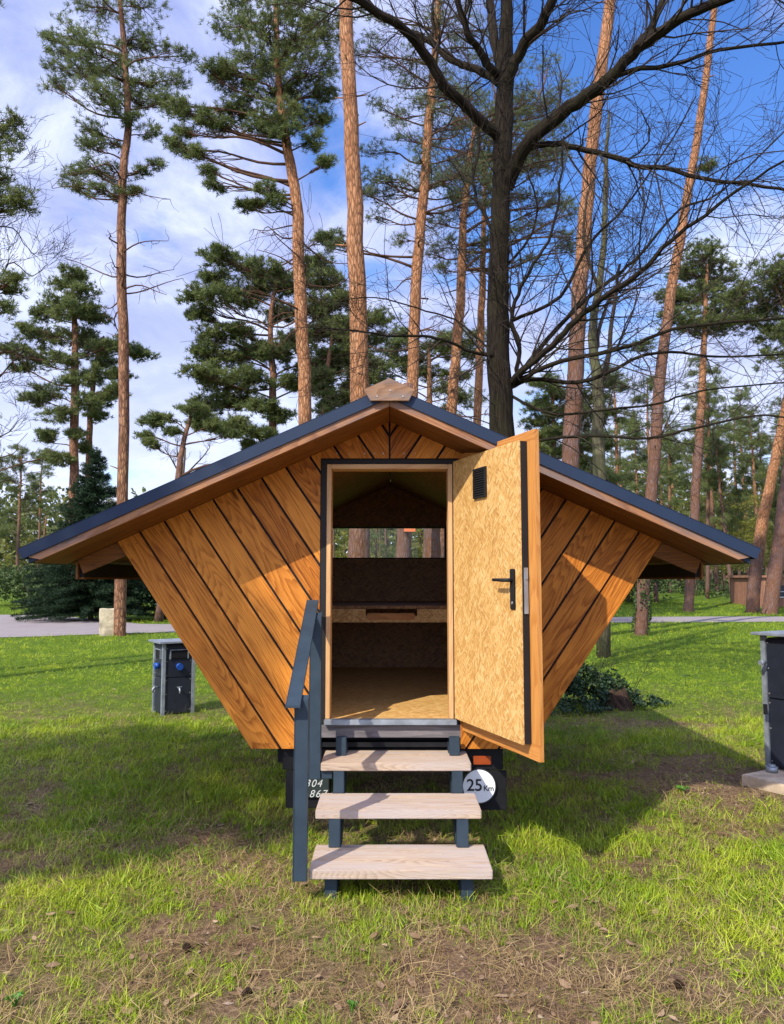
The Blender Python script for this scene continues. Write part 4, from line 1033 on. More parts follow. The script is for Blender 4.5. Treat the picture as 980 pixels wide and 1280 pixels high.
bl = [(272, 322, 16), (300, 335, 20), (330, 340, 20), (265, 350, 14), (245, 372, 16), (275, 372, 20), (310, 370, 22), (345, 360, 22), (375, 355, 20), (400, 330, 14), (410, 350, 18), (250, 395, 14), (395, 385, 20), (350, 395, 16), (430, 375, 16), (270, 420, 20), (300, 415, 16), (255, 440, 16), (285, 450, 22), (320, 440, 22), (345, 445, 18), (250, 470, 16), (275, 480, 20), (310, 475, 22), (370, 430, 20), (400, 420, 20), (430, 410, 16), (265, 505, 18), (295, 500, 20), (325, 510, 16), (360, 480, 14), (250, 530, 14), (275, 535, 14), (300, 535, 16), (330, 545, 14), (390, 460, 16), (410, 300, 12), (400, 480, 14), (420, 450, 16), (350, 520, 12), (310, 560, 9), (405, 395, 14)]
pine('pine_tree', 'broad full crowned pine in the middle distance, left of the orange trunk', [(340, 560), (341, 470), (338, 400), (350, 330)], 31, [.17, .14, .10, .05], bl, bark='pine_warm', nl=.26, nw=.028, dens=1.15)
bl = [(240, 512, 12), (255, 520, 11), (190, 530, 11), (205, 525, 12), (215, 540, 8), (188, 555, 9), (183, 545, 7), (265, 535, 10), (290, 545, 9), (325, 590, 9), (360, 580, 8), (340, 575, 8), (300, 605, 7)]
pine('pine_tree', 'small leaning pine with flat tufts low against the sky left of the broad crown', [(221, 610), (228, 560), (238, 520)], 29, [.13, .10, .06], bl, bark='pine_far', nl=.22, nw=.024)
bl = auto_blobs(395, 475, 400, 545, 24, 12, 19)
pine('pine_tree', 'short pine with forked red limbs between the pale trunk and the big orange trunk', [(405, 560), (406, 500), (412, 450), (418, 400)], 30, [.15, .13, .09, .04], bl, bark='pine_warm', nl=.24, nw=.026)
bl = auto_blobs(478, 600, 410, 545, 22, 12, 20)
pine('pine_tree', 'green pine crown low behind the ridge, between the reddish trunks', [(535, 600), (537, 500), (536, 430)], 33, [.15, .12, .05], bl, bark='pine_far', nl=.26, nw=.026, dens=.8)
bl = auto_blobs(655, 760, 475, 600, 24, 11, 18)
pine('pine_tree', 'grey green pine crown just right of the oak trunk, above the open door', [(690, 640), (692, 560), (690, 480)], 34, [.15, .12, .05], bl, bark='pine_far', nl=.26, nw=.026)
# left edge boughs
bl = [(-5, 160, 16), (12, 175, 14), (-15, 190, 22), (20, 150, 10), (0, 225, 15), (18, 245, 14), (-20, 240, 22), (28, 258, 10), (5, 262, 12), (-10, 350, 18), (12, 362, 12), (5, 385, 12), (-15, 390, 18), (22, 350, 8)]
pine('pine_tree', 'pine whose dark boughs reach in at the left edge of the photo', [(-75, 900), (-80, 500), (-85, 250), (-88, 60), (-90, -100), (-90, -220)], 12, [.17, .15, .13, .11, .07, .03], bl+auto_blobs(-190, -30, -200, 120, 16, 26, 42), nl=.13, nw=.012, dens=.8, dead=8, deadrange=(3, 6))
# shade giving pine beside the photographer (its crown shades the turf in front of the cabin)
r_ = empty('pine_tree', (-8.0, -.9, 0), 'pine standing out of frame beside the camera', 'pine tree', PG)
m = MB(); m.tube([(-8.0, -.9, 0), (-7.95, -.85, 5), (-7.9, -.9, 10)], [.17, .14, .05], 12); m.build('trunk', M['pine_low'], r_)
C_ = []
for _ in range(800):
    d = rand_dirs(1)[0]; k = random.random()**.5; C_.append((-7.6+d[0]*3.0*k, -.9+d[1]*1.9*k, 7.9+d[2]*1.3*k))
V_, F_ = needles(np.array(C_), 70, .12, .24, .022, .3, .08); np_mesh('crown', V_, F_, M['needle'], r_)
# ================================================================ SPRUCE
def spruce(x, y, h, R, label, name='spruce_tree'):
    z0 = gz(x, y); root = empty(name, (x, y, z0), label, 'spruce tree')
    m = MB(); m.tube([(x, y, z0-.1), (x, y, z0+h)], [.11, .015], 8); m.build('trunk', M['dead'], root)
    C = []; O = []; bmh = MB()
    nz = int(h/.13)
    for i in range(nz):
        u = (i+.5)/nz; z = z0+.25+u*(h-.3); rr_ = R*(1-u)**.72*(.85+.3*random.random())+.06
        for j in range(int(7+9*(1-u))):
            a = random.uniform(0, 2*PI); r2 = rr_*random.uniform(.72, 1.12); d = Vector((math.cos(a), math.sin(a), 0))
            n = max(3, int(r2/.11))
            for k in range(n):
                v = (k+.6)/n; p = Vector((x, y, z))+d*r2*v+Vector((0, 0, .10*v-.30*v*v*r2*.5+.12*v**4)); sd = Vector((-d.y, d.x, 0))
                wdt = .30*(1-v)*min(1, r2)+.04
                for s in (-1, 0, 1): C.append(tuple(p+sd*s*wdt*random.uniform(.4, 1))); O.append(tuple(d))
    V_, F_ = needles(np.array(C), 12, .07, .17, .022, -.05, .03, np.array(O)*1.1)
    np_mesh('crown', V_, F_, M['needle_dark'], root); return root
g = ground_at(112, 776); spruce(g.x, 30.0, 6.6, 2.5, 'dark green spruce beyond the drive, left of the tall pine')
# ================================================================ BARE DECIDUOUS TREES
def grow(mb, p, d, L_, r, lvl, maxl, wander=.25, up=.06, kids=4, minr=.0028):
    n = 5; pts = [p.copy()]; dd = d.normalized()
    for k in range(n):
        dd = (dd+Vector([random.gauss(0, wander) for _ in range(3)])*.55+Vector((0, 0, up))).normalized(); pts.append(pts[-1]+dd*L_/n)
    rs = lerp_r([r, max(minr, r*.45)], n+1); mb.tube(pts, rs, 6 if r > .02 else (4 if r > .007 else 3), cap=False)
    if lvl >= maxl: return
    for k in range(kids):
        i = random.randint(1, n); ax = dd.cross(Vector([random.gauss(0, 1) for _ in range(3)])).normalized()
        nd = Matrix.Rotation(random.uniform(.4, 1.05), 3, ax) @ (pts[i]-pts[i-1]).normalized()
        grow(mb, pts[i], nd, L_*random.uniform(.42, .72), max(minr, rs[i]*.55), lvl+1, maxl, wander, up, kids, minr)
OY = 11.2
oak = empty('oak_tree', (at(627, 560, OY).x, OY, 0), 'big dark bare oak with thick spreading limbs, rising behind the open door', 'oak tree')
def opx(pts, y0=OY, y1=None):
    y1 = y0 if y1 is None else y1; n = len(pts)-1
    return [at(p[0], p[1], y0+(y1-y0)*(k/n)**1.1) for k, p in enumerate(pts)]
tr = opx([(628, 720), (627, 545), (622, 430), (624, 330), (626, 255), (628, 180), (632, 100), (633, 0), (630, -90), (628, -200)])
tr = [Vector((tr[0].x, OY, -.05))]+tr
trf = refine(tr, 5, .008)
m = MB(); m.tube(trf, lerp_r([.29, .200, .182, .170, .150, .138, .148, .125, .09, .075, .055], len(trf)), 20, jit=.05)
m.build('trunk', M['oak'], oak)
limbs = [
 ([(628, 172), (610, 160), (582, 133), (555, 108), (530, 65), (505, 38), (470, 15), (430, -10)], OY, OY-1.8, .085, .05),
 ([(626, 105), (612, 95), (588, 84), (565, 76), (530, 47), (500, 36)], OY, OY+.6, .07, .035),
 ([(624, 95), (612, 85), (598, 60), (586, 45), (572, 0), (560, -50)], OY, OY-.8, .06, .04),
 ([(630, 110), (624, 75), (616, 30), (612, 0), (606, -60)], OY, OY+.9, .085, .06),
 ([(632, 120), (640, 85), (655, 55), (675, 32), (690, 0), (700, -60)], OY, OY-1.0, .09, .065),
 ([(632, 235), (645, 205), (665, 172), (705, 140), (735, 118), (762, 97), (800, 58), (840, 30), (890, 5), (960, -20)], OY, OY-2.6, .115, .05),
 ([(795, 62), (808, 45), (820, 20), (832, -10), (850, -60)], OY-1.7, OY-1.2, .055, .04),
 ([(660, 185), (685, 180), (710, 182), (760, 194), (800, 208), (835, 210), (870, 222), (920, 228), (985, 238)], OY-.3, OY-1.5, .048, .02),
 ([(762, 97), (800, 86), (845, 80), (900, 62), (985, 52)], OY-1.4, OY-2.0, .038, .016),
 ([(636, 480), (650, 466), (690, 432), (720, 400), (760, 368), (800, 340), (840, 300), (880, 270), (930, 232), (990, 196)], OY, OY-2.2, .055, .014),
 ([(640, 482), (655, 462), (690, 418), (735, 372), (770, 345), (800, 318), (850, 262), (900, 240), (985, 160)], OY, OY+1.2, .042, .012),
 ([(645, 480), (660, 470), (700, 452), (760, 440), (800, 428), (840, 412), (900, 404), (985, 398)], OY, OY-1.6, .04, .015),
 ([(640, 484), (665, 474), (720, 478), (760, 466), (800, 446), (840, 440), (900, 446), (985, 442)], OY, OY+.4, .038, .014),
 ([(648, 468), (648, 430), (640, 395), (652, 360), (668, 330), (690, 290), (700, 230), (705, 170)], OY, OY-.7, .035, .014),
 ([(630, 452), (615, 445), (590, 440), (560, 427), (527, 420), (490, 420), (461, 416), (430, 412), (395, 410)], OY, OY-1.2, .028, .010),
 ([(627, 450), (600, 425), (570, 400), (520, 385), (470, 372), (410, 378)], OY, OY+.8, .018, .008),
 ([(622, 300), (600, 260), (590, 220), (600, 170), (585, 120)], OY, OY+.8, .03, .012),
 ([(634, 330), (660, 300), (672, 260), (660, 215)], OY, OY-.5, .022, .010),
 ([(628, 563), (690, 548), (750, 545), (810, 548), (870, 535), (940, 520), (990, 522)], OY, OY-1.6, .026, .011),
 ([(640, 400), (700, 370), (740, 300), (780, 260), (830, 190), (870, 120)], OY, OY+1.0, .03, .010),
 ([(630, 490), (664, 508), (700, 518), (760, 512), (820, 505), (880, 488), (985, 478)], OY, OY-.9, .024, .010),
]
lm = MB(); tw = MB()
random.seed(21)
for (pts, y0, y1, ra, rb_) in limbs:
    P = refine(opx(pts, y0, y1), 4, .012); rs = lerp_r([ra, (ra*.55+rb_*.45), rb_], len(P)); lm.tube(P, rs, 10 if ra > .05 else 7, jit=.04)
    n = len(P); cnt = int(n*.62)
    for k in range(cnt):
        i = random.randint(3, n-1); d = (P[i]-P[i-1]).normalized(); ax = d.cross(Vector([random.gauss(0, 1) for _ in range(3)])).normalized()
        nd = Matrix.Rotation(random.uniform(.45, 1.1), 3, ax) @ d
        grow(tw, P[i], nd, random.uniform(.6, 1.7), min(.016, rs[i]*.4), 0, 2, .28, .03, 4)
for _ in range(24):   # epicormic twigs on the trunk
    z = random.uniform(2.8, 8); p = trunk_at(trf, z); a = random.uniform(0, 2*PI)
    grow(tw, p+Vector((math.cos(a), math.sin(a), 0))*.15, Vector((math.cos(a), math.sin(a), random.uniform(-.2, .5))), random.uniform(.4, 1.0), .009, 0, 2, .35, 0, 3)
lm.build('limb', M['oak'], oak); tw.build('twig', M['twig'], oak)
def bare_tree(name, label, trunk_px, Y, radii, limbs, bark, twr=.010, L0=(.8, 2.0), per=.5, lvl=2, group=None, cat='bare tree', both=True):
    tr = [at(px, py, Y) for px, py in trunk_px]; base = tr[0].copy(); base.z = gz(0, Y)
    root = empty(name, base, label, cat, group)
    if tr[0].z > base.z+.05: tr = [base-Vector((0, 0, .05))]+tr; radii = [radii[0]*1.1]+list(radii)
    P = refine(tr, 4, .01); m = MB(); rs = lerp_r(radii, len(P)); m.tube(P, rs, 10, jit=.04); m.build('trunk', M[bark], root)
    t2 = MB(); src = [(P, rs)]
    for (pts, y1, ra, rb_) in limbs:
        Q = refine([at(a, b, Y+(y1-Y)*k/max(1, len(pts)-1)) for k, (a, b) in enumerate(pts)], 4, .01); r2 = lerp_r([ra, rb_], len(Q)); t2.tube(Q, r2, 7); src.append((Q, r2))
    for Q, r2 in src:
        for k in range(int(len(Q)*per*(1.0 if Q is not P else .6))):
            i = random.randint(len(Q)//3, len(Q)-1); d = (Q[i]-Q[i-1]).normalized(); ax = d.cross(Vector([random.gauss(0, 1) for _ in range(3)])).normalized()
            grow(t2, Q[i], Matrix.Rotation(random.uniform(.4, 1), 3, ax) @ d, random.uniform(*L0), min(twr, r2[i]*.5), 0, lvl, .25, .06, 4, .003)
    t2.build('limb', M['twig'], root); return root
bare_tree('bare_tree', 'thin mossy forked tree between the two leaning pine trunks right of the oak', [(749, 590), (748, 560), (748, 480), (740, 420), (748, 360), (756, 280), (757, 200), (762, 140)], 16, [.13, .125, .12, .09, .075, .06, .045, .02],
          [([(750, 480), (760, 450), (765, 400), (775, 330)], 15.5, .07, .03), ([(744, 440), (752, 400), (770, 360), (800, 320)], 16.5, .05, .02), ([(748, 360), (730, 300), (735, 240)], 16, .04, .02)], 'greenbark', per=.6)
bare_tree('bare_tree', 'pale bare birch like tree against the sky above the left roof slope', [(225, 640), (228, 600), (232, 560)], 45, [.12, .10, .04], [([(228, 600), (215, 575), (205, 560)], 45, .06, .02), ([(230, 595), (250, 575), (262, 560)], 46, .06, .02), ([(230, 600), (222, 570), (222, 550)], 45, .05, .02)], 'dead', twr=.018, L0=(.4, .9), per=1.0, lvl=2)
bare_tree('bare_tree', 'leafless tree whose pale thin twigs reach in at the left edge', [(-70, 800), (-60, 500), (-55, 250)], 13, [.10, .08, .04], [([(-58, 560), (-30, 500), (0, 470), (30, 440), (55, 455)], 12.5, .022, .005), ([(-58, 480), (-20, 400), (10, 330), (40, 345), (60, 330)], 13, .02, .004), ([(-58, 420), (-20, 300), (15, 285), (30, 305), (50, 325)], 13.5, .018, .004), ([(-58, 600), (-20, 560), (10, 540), (30, 520)], 13, .02, .004), ([(-60, 380), (-30, 250), (0, 210), (20, 215)], 13, .018, .004), ([(-58, 650), (-30, 620), (10, 600), (50, 615)], 12.5, .018, .004)], 'dead', twr=.006, L0=(.4, .9), per=.6)
# bare twigs hanging into the top left
# ================================================================ NEST BOX
p = at(512, 662, 18.3); m = MB()
m.prism([(p.x-.13, 18.2, p.z-.05), (p.x+.13, 18.2, p.z-.05), (p.x+.13, 18.2, p.z+.22), (p.x-.13, 18.2, p.z+.22)], (0, .13, 0)); m.box(p.x-.16, p.x+.16, 18.16, 18.335, p.z+.222, p.z+.245)
M['nest'] = plain('orange_nest_box', (.60, .14, .035), .6)
nbx = m.build('nest_box', M['nest'], None, bevel=.004); tag(nbx, 'small orange nest box on the trunk seen through the rear window', 'nest box')
m = MB(); m.tube([(p.x, 18.196, p.z+.13), (p.x, 18.2005, p.z+.13)], .022, 16); m.build('entrance_hole', M['black'], nbx)
# ================================================================ STUMP WITH IVY
sx_, sy_ = at(770, 870, 9.75).x, 9.75
st = empty('tree_stump', (sx_, sy_, 0), 'low brown rotting stump covered with dark ivy right of the cabin', 'tree stump')
m = MB()
prof = [(.24, -.05), (.19, .06), (.16, .13), (.14, .19), (.11, .21), (.0, .19)]
n = 26; vs = []; fs = []
for i, (r, z) in enumerate(prof):
    for j in range(n):
        a = 2*PI*j/n; rr2 = r*(1+.13*math.sin(5*a+1)*(1-z)+.06*math.sin(11*a)); vs.append(Vector((sx_+rr2*math.cos(a), sy_+rr2*math.sin(a), z+.05*mnoise.noise(Vector((math.cos(a)*2, math.sin(a)*2, i*.6))) if i > 1 else z)))
for i in range(len(prof)-1):
    for j in range(n): fs.append((i*n+j, i*n+(j+1) % n, (i+1)*n+(j+1) % n, (i+1)*n+j))
n0 = len(m.v); m._add(vs, fs, (0, 0, 1), (1, 0, 0), (0, 0), True); m.build('stump_wood', M['stump'], st)
C_ = []; N_ = []
def mound(x, y):
    h = .40*gauss(x, y, sx_-.62, sy_+.15, .42, .5)+.30*gauss(x, y, sx_-.12, sy_+.10, .36, .26)+.11*gauss(x, y, sx_+.30, sy_+.1, .5, .3)+.12*gauss(x, y, sx_-.9, sy_-.35, .5, .5)
    return h*(1+.5*vnoise(x, y, 3.5, 4))
for _ in range(17000):
    x = sx_+RNG.normal()*.62-.25; y = sy_+RNG.normal()*.48+.05; h = mound(x, y)
    if h < .055+.05*RNG.random(): continue
    if abs(x-sx_-.02) < .15 and y < sy_+.02 and RNG.random() > .06: continue
    if vnoise(x, y, 5.5, 21) < -.22: continue
    C_.append((x, y, max(.01, h*RNG.uniform(.55, 1.12))))
leaves(np.array(C_), .038, M['ivy'], 'ivy', st, .9)
m = MB(); random.seed(5)
for _ in range(11):
    p = Vector((sx_+random.uniform(-.9, .2), sy_+random.uniform(-.2, .4), .1)); grow(m, p, Vector((random.uniform(-.3, .5), random.uniform(-.3, .3), 1)), random.uniform(.35, .75), .006, 0, 2, .2, .02, 3, .0015)
m.build('stem', M['twig'], st)
C_ = [(sx_-.75+RNG.normal()*.30, sy_+.35+RNG.normal()*.22, abs(RNG.normal()*.22)+.25) for _ in range(620)]
tag(leaves(np.array(C_), .030, M['shrub'], 'young_shrub', None, .6), 'light wispy young shrub sprouting behind the ivy stump, against the cabin side', 'shrub')
# thin seedling
g = ground_at(857, 858); m = MB(); m.tube([(g.x, g.y, 0), (g.x+.01, g.y, .16)], .004, 5)
for k in range(7):
    a = k*.9; m.prism([Vector((g.x+.01, g.y, .16)), Vector((g.x+.01+.05*math.cos(a), g.y+.05*math.sin(a), .17)), Vector((g.x+.01+.085*math.cos(a+.2), g.y+.085*math.sin(a+.2), .15)), Vector((g.x+.01+.05*math.cos(a+.5), g.y+.05*math.sin(a+.5), .155))], (0, 0, .002))
tag(m.build('seedling', M['shrub']), 'single dark seedling standing alone in the sunny meadow right of the stump', 'seedling')
# ivy on the foot of the leaning pine (a creeper on its own)
C_ = []
tA = at(801, 790, 22.3); tB = at(815, 605, 22.3)
for _ in range(1900):
    u = RNG.random()**1.3; c = tA.lerp(tB, u*.75); a = RNG.uniform(0, 2*PI); r = .21+RNG.random()*.05
    if vnoise(a*1.2, u*6, 1.0, 3) < -.05: continue
    C_.append((c.x+r*math.cos(a), c.y+r*math.sin(a), c.z))
tag(leaves(np.array(C_), .07, M['shrub'], 'ivy_creeper', None, .2), 'green ivy climbing the foot of the leaning pine behind the right eave', 'ivy')
# ================================================================ SHRUBS AND BACKGROUND
def bush(name, px, py, Y, rw, rh, label, n, mat, size, cat='bush', group=None):
    b = at(px, py, Y); x, y, z0 = b.x, Y, gz(b.x, Y); root = empty(name, (x, y, z0), label, cat, group)
    lob = [(RNG.normal()*.38, RNG.normal()*.38, RNG.uniform(.3, .95), RNG.uniform(.3, .55)) for _ in range(9)]
    C_ = []
    while len(C_) < n:
        l = lob[RNG.integers(0, 9)]; d = rand_dirs(1)[0]*l[3]*RNG.random()**.4
        q = (x+(l[0]+d[0])*rw, y+(l[1]+d[1])*rw, z0+max(0.02, (l[2]*.8+d[2]*.6))*rh)
        C_.append(q)
    leaves(np.array(C_), size, M[mat], 'foliage', root, .3)
    m = MB()
    for _ in range(8): m.tube(bez((x+RNG.normal()*.15*rw, y, z0-.05), (x+RNG.normal()*.5*rw, y+RNG.normal()*.4*rw, z0+rh*.8), 0, 4, .05), .02, 5)
    m.build('stem', M['twig'], root); return root
bush('bush', 203, 774, 31, 1.25, 2.0, 'dark bush beyond the lane between the tall pine and the cabin', 3600, 'needle_dark', .13)
bush('bush', 165, 772, 38, 1.5, 2.4, 'pale yellowish bush glimpsed just right of the spruce', 2200, 'shrub', .15)
bush('bush', 790, 752, 44, 2.2, 2.4, 'dark rounded bush beneath the right eave, beyond the lane', 4200, 'shrub', .16)
bush('bush', 770, 750, 46, 2.0, 3.0, 'green bush behind the flared cabin side, right of the cabin', 2600, 'spring', .16)
bush('bush', 30, 765, 42, 2.4, 2.6, 'brownish green bush at the far left beyond the drive', 3600, 'shrub', .16)
bush('bush', 60, 762, 38, 1.4, 1.6, 'low dark bush left of the spruce', 2400, 'shrub', .14)
# background pines: three kinds of tree, copied one by one
def proto(kind):
    h = (19, 22, 17)[kind]; root = empty('pine_tree', (0, 0, 0), '', 'pine tree', 'pines of the wood behind')
    lean = random.uniform(-.4, .4)
    tr = [Vector((0, 0, -.3)), Vector((lean*.3, 0, h*.4)), Vector((lean, .1, h*.75)), Vector((lean*1.3, 0, h))]
    P = refine(tr, 4, .02); m = MB(); m.tube(P, lerp_r([.20, .17, .12, .03], len(P)), 9, jit=.05); m.build('trunk', M['pine_far'], root)
    C = []; O = []; mb = MB()
    nb = (20, 22, 26)[kind]; z0 = (.52, .6, .38)[kind]*h
    for b in range(nb):
        u = (b+random.random())/nb; z = z0+(h-z0)*u; a = random.uniform(0, 2*PI); L_ = (2.6, 2.4, 2.7)[kind]*(1-u*.65)*random.uniform(.5, 1.1)
        s = trunk_at(P, z-.4*L_ if z-.4*L_ > 1 else 1); c = Vector((s.x+math.cos(a)*L_, s.y+math.sin(a)*L_, z)); pts = bez(s, c, .03, 5, .05); mb.tube(pts, lerp_r([.045, .015], 6), 5, cap=False)
        r = random.uniform(.6, 1.05)
        for _ in range(13):
            d = Vector(rand_dirs(1, .2)[0])*random.random()**.45; q = c+Vector((d.x*r*1.1, d.y*r*1.1, d.z*r*.5)); C.append(tuple(q)); O.append(tuple(d))
            C.append(tuple(q+Vector((random.gauss(0, .18), random.gauss(0, .18), random.gauss(0, .1))))); O.append(tuple(d))
    for _ in range(12):
        z = random.uniform(.25*h, z0); a = random.uniform(0, 2*PI); s = trunk_at(P, z); mb.tube(bez(s, s+Vector((math.cos(a), math.sin(a), random.uniform(-.2, .3)))*random.uniform(.5, 1.8), 0, 4, .1), [.02, .015, .012, .009, .006], 4, cap=False)
    V_, F_ = needles(np.array(C), 34, .15, .32, .038, .3, .09, np.array(O)*.35); np_mesh('crown', V_, F_, M['needle'], root)
    mb.build('branch', M['dead'], root); return root
def copy_tree(o, parent=None):
    c = o.copy(); COL.objects.link(c); c.parent = parent
    for ch in list(o.children): copy_tree(ch, c)
    return c
random.seed(33)
spots = []
# (px of foot, Y, scale, kind, lean deg)
for px, Y, s, k, ln in ((20, 62, .62, 2, 0), (-30, 55, .7, 2, 1), (46, 70, .60, 0, 1), (-70, 48, .75, 2, 0), (140, 75, .45, 2, 0),
        (690, 52, .62, 2, 2), (735, 48, .55, 2, -1), (775, 50, .70, 0, 2), (820, 44, .62, 0, 3), (838, 56, .62, 2, 1), (884, 47, .60, 0, 2), (897, 52, .66, 1, 2), (905, 60, .70, 2, 0), (915, 45, .52, 2, 4), (925, 64, .72, 0, 2), (870, 66, .70, 2, 1),
        (952, 58, .70, 2, 3), (975, 50, .62, 0, 4), (1000, 46, .62, 2, 3), (1030, 52, .7, 0, 2), (1060, 44, .65, 2, 3), (800, 62, .62, 0, 0), (755, 64, .58, 2, 1), (850, 72, .75, 0, 2), (720, 70, .60, 0, -1),
        (935, 75, .8, 1, 1), (960, 80, .85, 2, 1), (890, 82, .8, 0, 1), (830, 85, .8, 2, 0), (780, 80, .7, 1, 0), (1010, 70, .8, 0, 2), (1050, 75, .85, 1, 1), (660, 78, .55, 0, 0), (620, 70, .5, 2, 0), (590, 60, .42, 0, 1), (560, 75, .5, 2, 0), (475, 60, .42, 0, 0), (485, 75, .5, 2, 0), (430, 70, .5, 0, 0), (400, 64, .38, 2, 0), (417, 46, .30, 0, 1), (470, 44, .36, 2, 0), (482, 50, .40, 0, 0), (525, 48, .36, 0, 1), (552, 55, .42, 1, 0)):
    spots.append((px, Y, s, k, ln))
protos = [proto(0), proto(1), proto(2)]; used = set()
DESC = ['slim high crowned', 'tall straight', 'bushy long crowned']
for i, (px, Y, s, k, ln) in enumerate(spots):
    if k in used: o = copy_tree(protos[k])
    else: o = protos[k]; used.add(k)
    b = at(px, 740, Y); o.location = (b.x, Y, gz(b.x, Y)); s *= 1.12; o.scale = (s, s, s); o.rotation_euler = (0, math.radians(ln), random.uniform(0, 6.28))
    q = px/980
    side = ('far left behind the drive' if px < 200 else 'glimpsed through the rear window' if 380 < px < 570 else 'just behind the oak' if px < 700 else 'between the oak and the right eave' if px < 880 else 'beyond the right eave tip')
    o['label'] = f'{DESC[k]} pine of the wood {side}'
    o['group'] = f'{DESC[k]} pines {side}'
# thin bare young trees of the understorey
random.seed(77)
def sapling():
    root = empty('young_tree', (0, 0, 0), 'thin young beech with fresh yellow green leaves in the wood beyond the lane', 'young tree', 'young beeches in the wood')
    m = MB(); P = refine([Vector((0, 0, -.2)), Vector((.1, 0, 3)), Vector((-.1, .1, 6)), Vector((.1, 0, 8.5))], 3, .03); m.tube(P, lerp_r([.07, .05, .03, .01], len(P)), 6)
    m.build('trunk', M['greenbark'], root); C = []; t2 = MB()
    for _ in range(34):
        z = random.uniform(1.0, 8.2); a = random.uniform(0, 2*PI); s = trunk_at(P, z); L_ = random.uniform(.8, 2.3)*(1-.06*z); e = s+Vector((math.cos(a), math.sin(a), .28))*L_; pts = bez(s, e, .03, 4, .06); t2.tube(pts, lerp_r([.014, .004], 5), 4, cap=False)
        for _ in range(72): u = random.random()**.7; q = pts[0].lerp(pts[-1], u); C.append((q.x+random.gauss(0, .22), q.y+random.gauss(0, .22), q.z+random.gauss(0, .14)))
    t2.build('branch', M['twig'], root); leaves(np.array(C), .115, M['spring'], 'crown', root, .8); return root
sp_ = sapling()
for i, (px, Y, s) in enumerate(((905, 54, .75), (880, 60, .9), (930, 56, .9), (950, 66, 1.0), (860, 58, .8), (845, 68, .9), (975, 62, .9), (915, 74, 1.1), (1010, 58, .9), (820, 60, .8), (790, 70, .9), (760, 58, .6), (745, 66, .6), (5, 66, .5), (35, 58, .5), (455, 52, .45), (478, 62, .55), (520, 58, .5), (535, 66, .6), (430, 60, .5), (560, 50, .45), (890, 68, 1.0), (940, 70, 1.1), (700, 60, .5), (440, 44, .5), (465, 47, .6), (500, 45, .5), (520, 43, .55), (548, 46, .55), (425, 48, .5), (575, 52, .5), (870, 50, .8), (915, 48, .8), (955, 52, .9))):
    o = sp_ if i == 0 else copy_tree(sp_)
    b = at(px, 740, Y); o.location = (b.x, Y, gz(b.x, Y)); o.scale = (s, s, s); o.rotation_euler = (0, 0, random.uniform(0, 6))
    o['label'] = 'young tree with fresh yellow green leaves ' + ('beyond the right eave tip, behind the lane' if px > 870 else 'between the oak and the right eave' if px > 600 else 'glimpsed through the rear window' if px > 300 else 'far left behind the drive')
    o['group'] = 'young leafy trees ' + ('beyond the right eave' if px > 870 else 'right of the oak' if px > 600 else 'seen through the window' if px > 300 else 'far left')
M['farleaf'] = leaf('far_foliage', [(.045, .06, .018), (.11, .13, .04), (.24, .24, .07)], .3, posvar=.25)
# far wood closing the horizon
C_ = []; tm = MB()
for _ in range(110000):
    a = RNG.uniform(-1.0, 1.0); Y = RNG.uniform(82, 118); x = a*Y*.95
    hmax = 9.5+6.0*vnoise(x, 0, .06, 2)+4.5*vnoise(x, 3, .25, 3)+(2.5 if x > 12 else 0)
    z = RNG.random()**1.25*hmax
    C_.append((x, Y, gz(x, Y)+z))
fw = leaves(np.array(C_), .6, M['farleaf'], 'far_wood', None, .5); tag(fw, kind='stuff')
random.seed(4)
for _ in range(260):
    Y = random.uniform(80, 110); x = random.uniform(-1, 1)*Y*.9; z = gz(x, Y); tm.tube([(x, Y, z-.5), (x+random.uniform(-.8, .8), Y, z+random.uniform(6, 10))], [.2, .08], 6, cap=False)
fw2 = tm.build('distant_trunks', M['pine_far']); tag(fw2, kind='stuff')
# bracken and undergrowth under the wood on the right
C_ = []
for _ in range(16000):
    Y = RNG.uniform(46, 82); x = RNG.uniform(-.2, .75)*Y; 
    if vnoise(x, Y, .25, 8) < -.12: continue
    C_.append((x, Y, gz(x, Y)+abs(RNG.normal())*.45))
tag(leaves(np.array(C_), .22, M['shrub'], 'undergrowth', None, .6), kind='stuff')
# ================================================================ WOODEN HUT AT THE FAR RIGHT
x0 = at(944, 740, 41).x; zb = gz(0, 41)
hut = empty('wooden_hut', (x0+2, 41.5, zb), 'low reddish brown wooden hut behind the pines at the far right edge', 'hut')
m = MB(); k = 0; x = x0
while x < x0+5: m.box(x, x+.135, 41, 41.03, zb, zb+1.55); m.box(x, x+.135, 44, 44.03, zb, zb+1.55); x += .145
y = 41.03
while y < 43.9: m.box(x0, x0+.03, y, y+.135, zb, zb+1.55); m.box(x0+4.97, x0+5.0, y, y+.135, zb, zb+1.55); y += .145
M['hutwood'] = wood('brown_hut_boards', (.08, .035, .02), (.20, .09, .05), (.32, .16, .09), .3, .7, 6, .4)
m.build('wall', M['hutwood'], hut); m = MB(); m.box(x0-.15, x0+5.2, 40.85, 44.2, zb+1.56, zb+1.68); m.build('roof', M['hutwood'], hut)
m = MB(); m.box(at(972, 740, 41).x, at(972, 740, 41).x+1.4, 40.96, 40.998, zb+.55, zb+1.15); w_ = m.build('window', M['navy'], hut)
m = MB(); xw = at(972, 740, 41).x; m.box(xw-.03, xw+1.43, 40.93, 40.959, zb+.50, zb+.548); m.box(xw-.03, xw+1.43, 40.93, 40.959, zb+.80, zb+.83); m.build('frame', M['chalk'], w_)
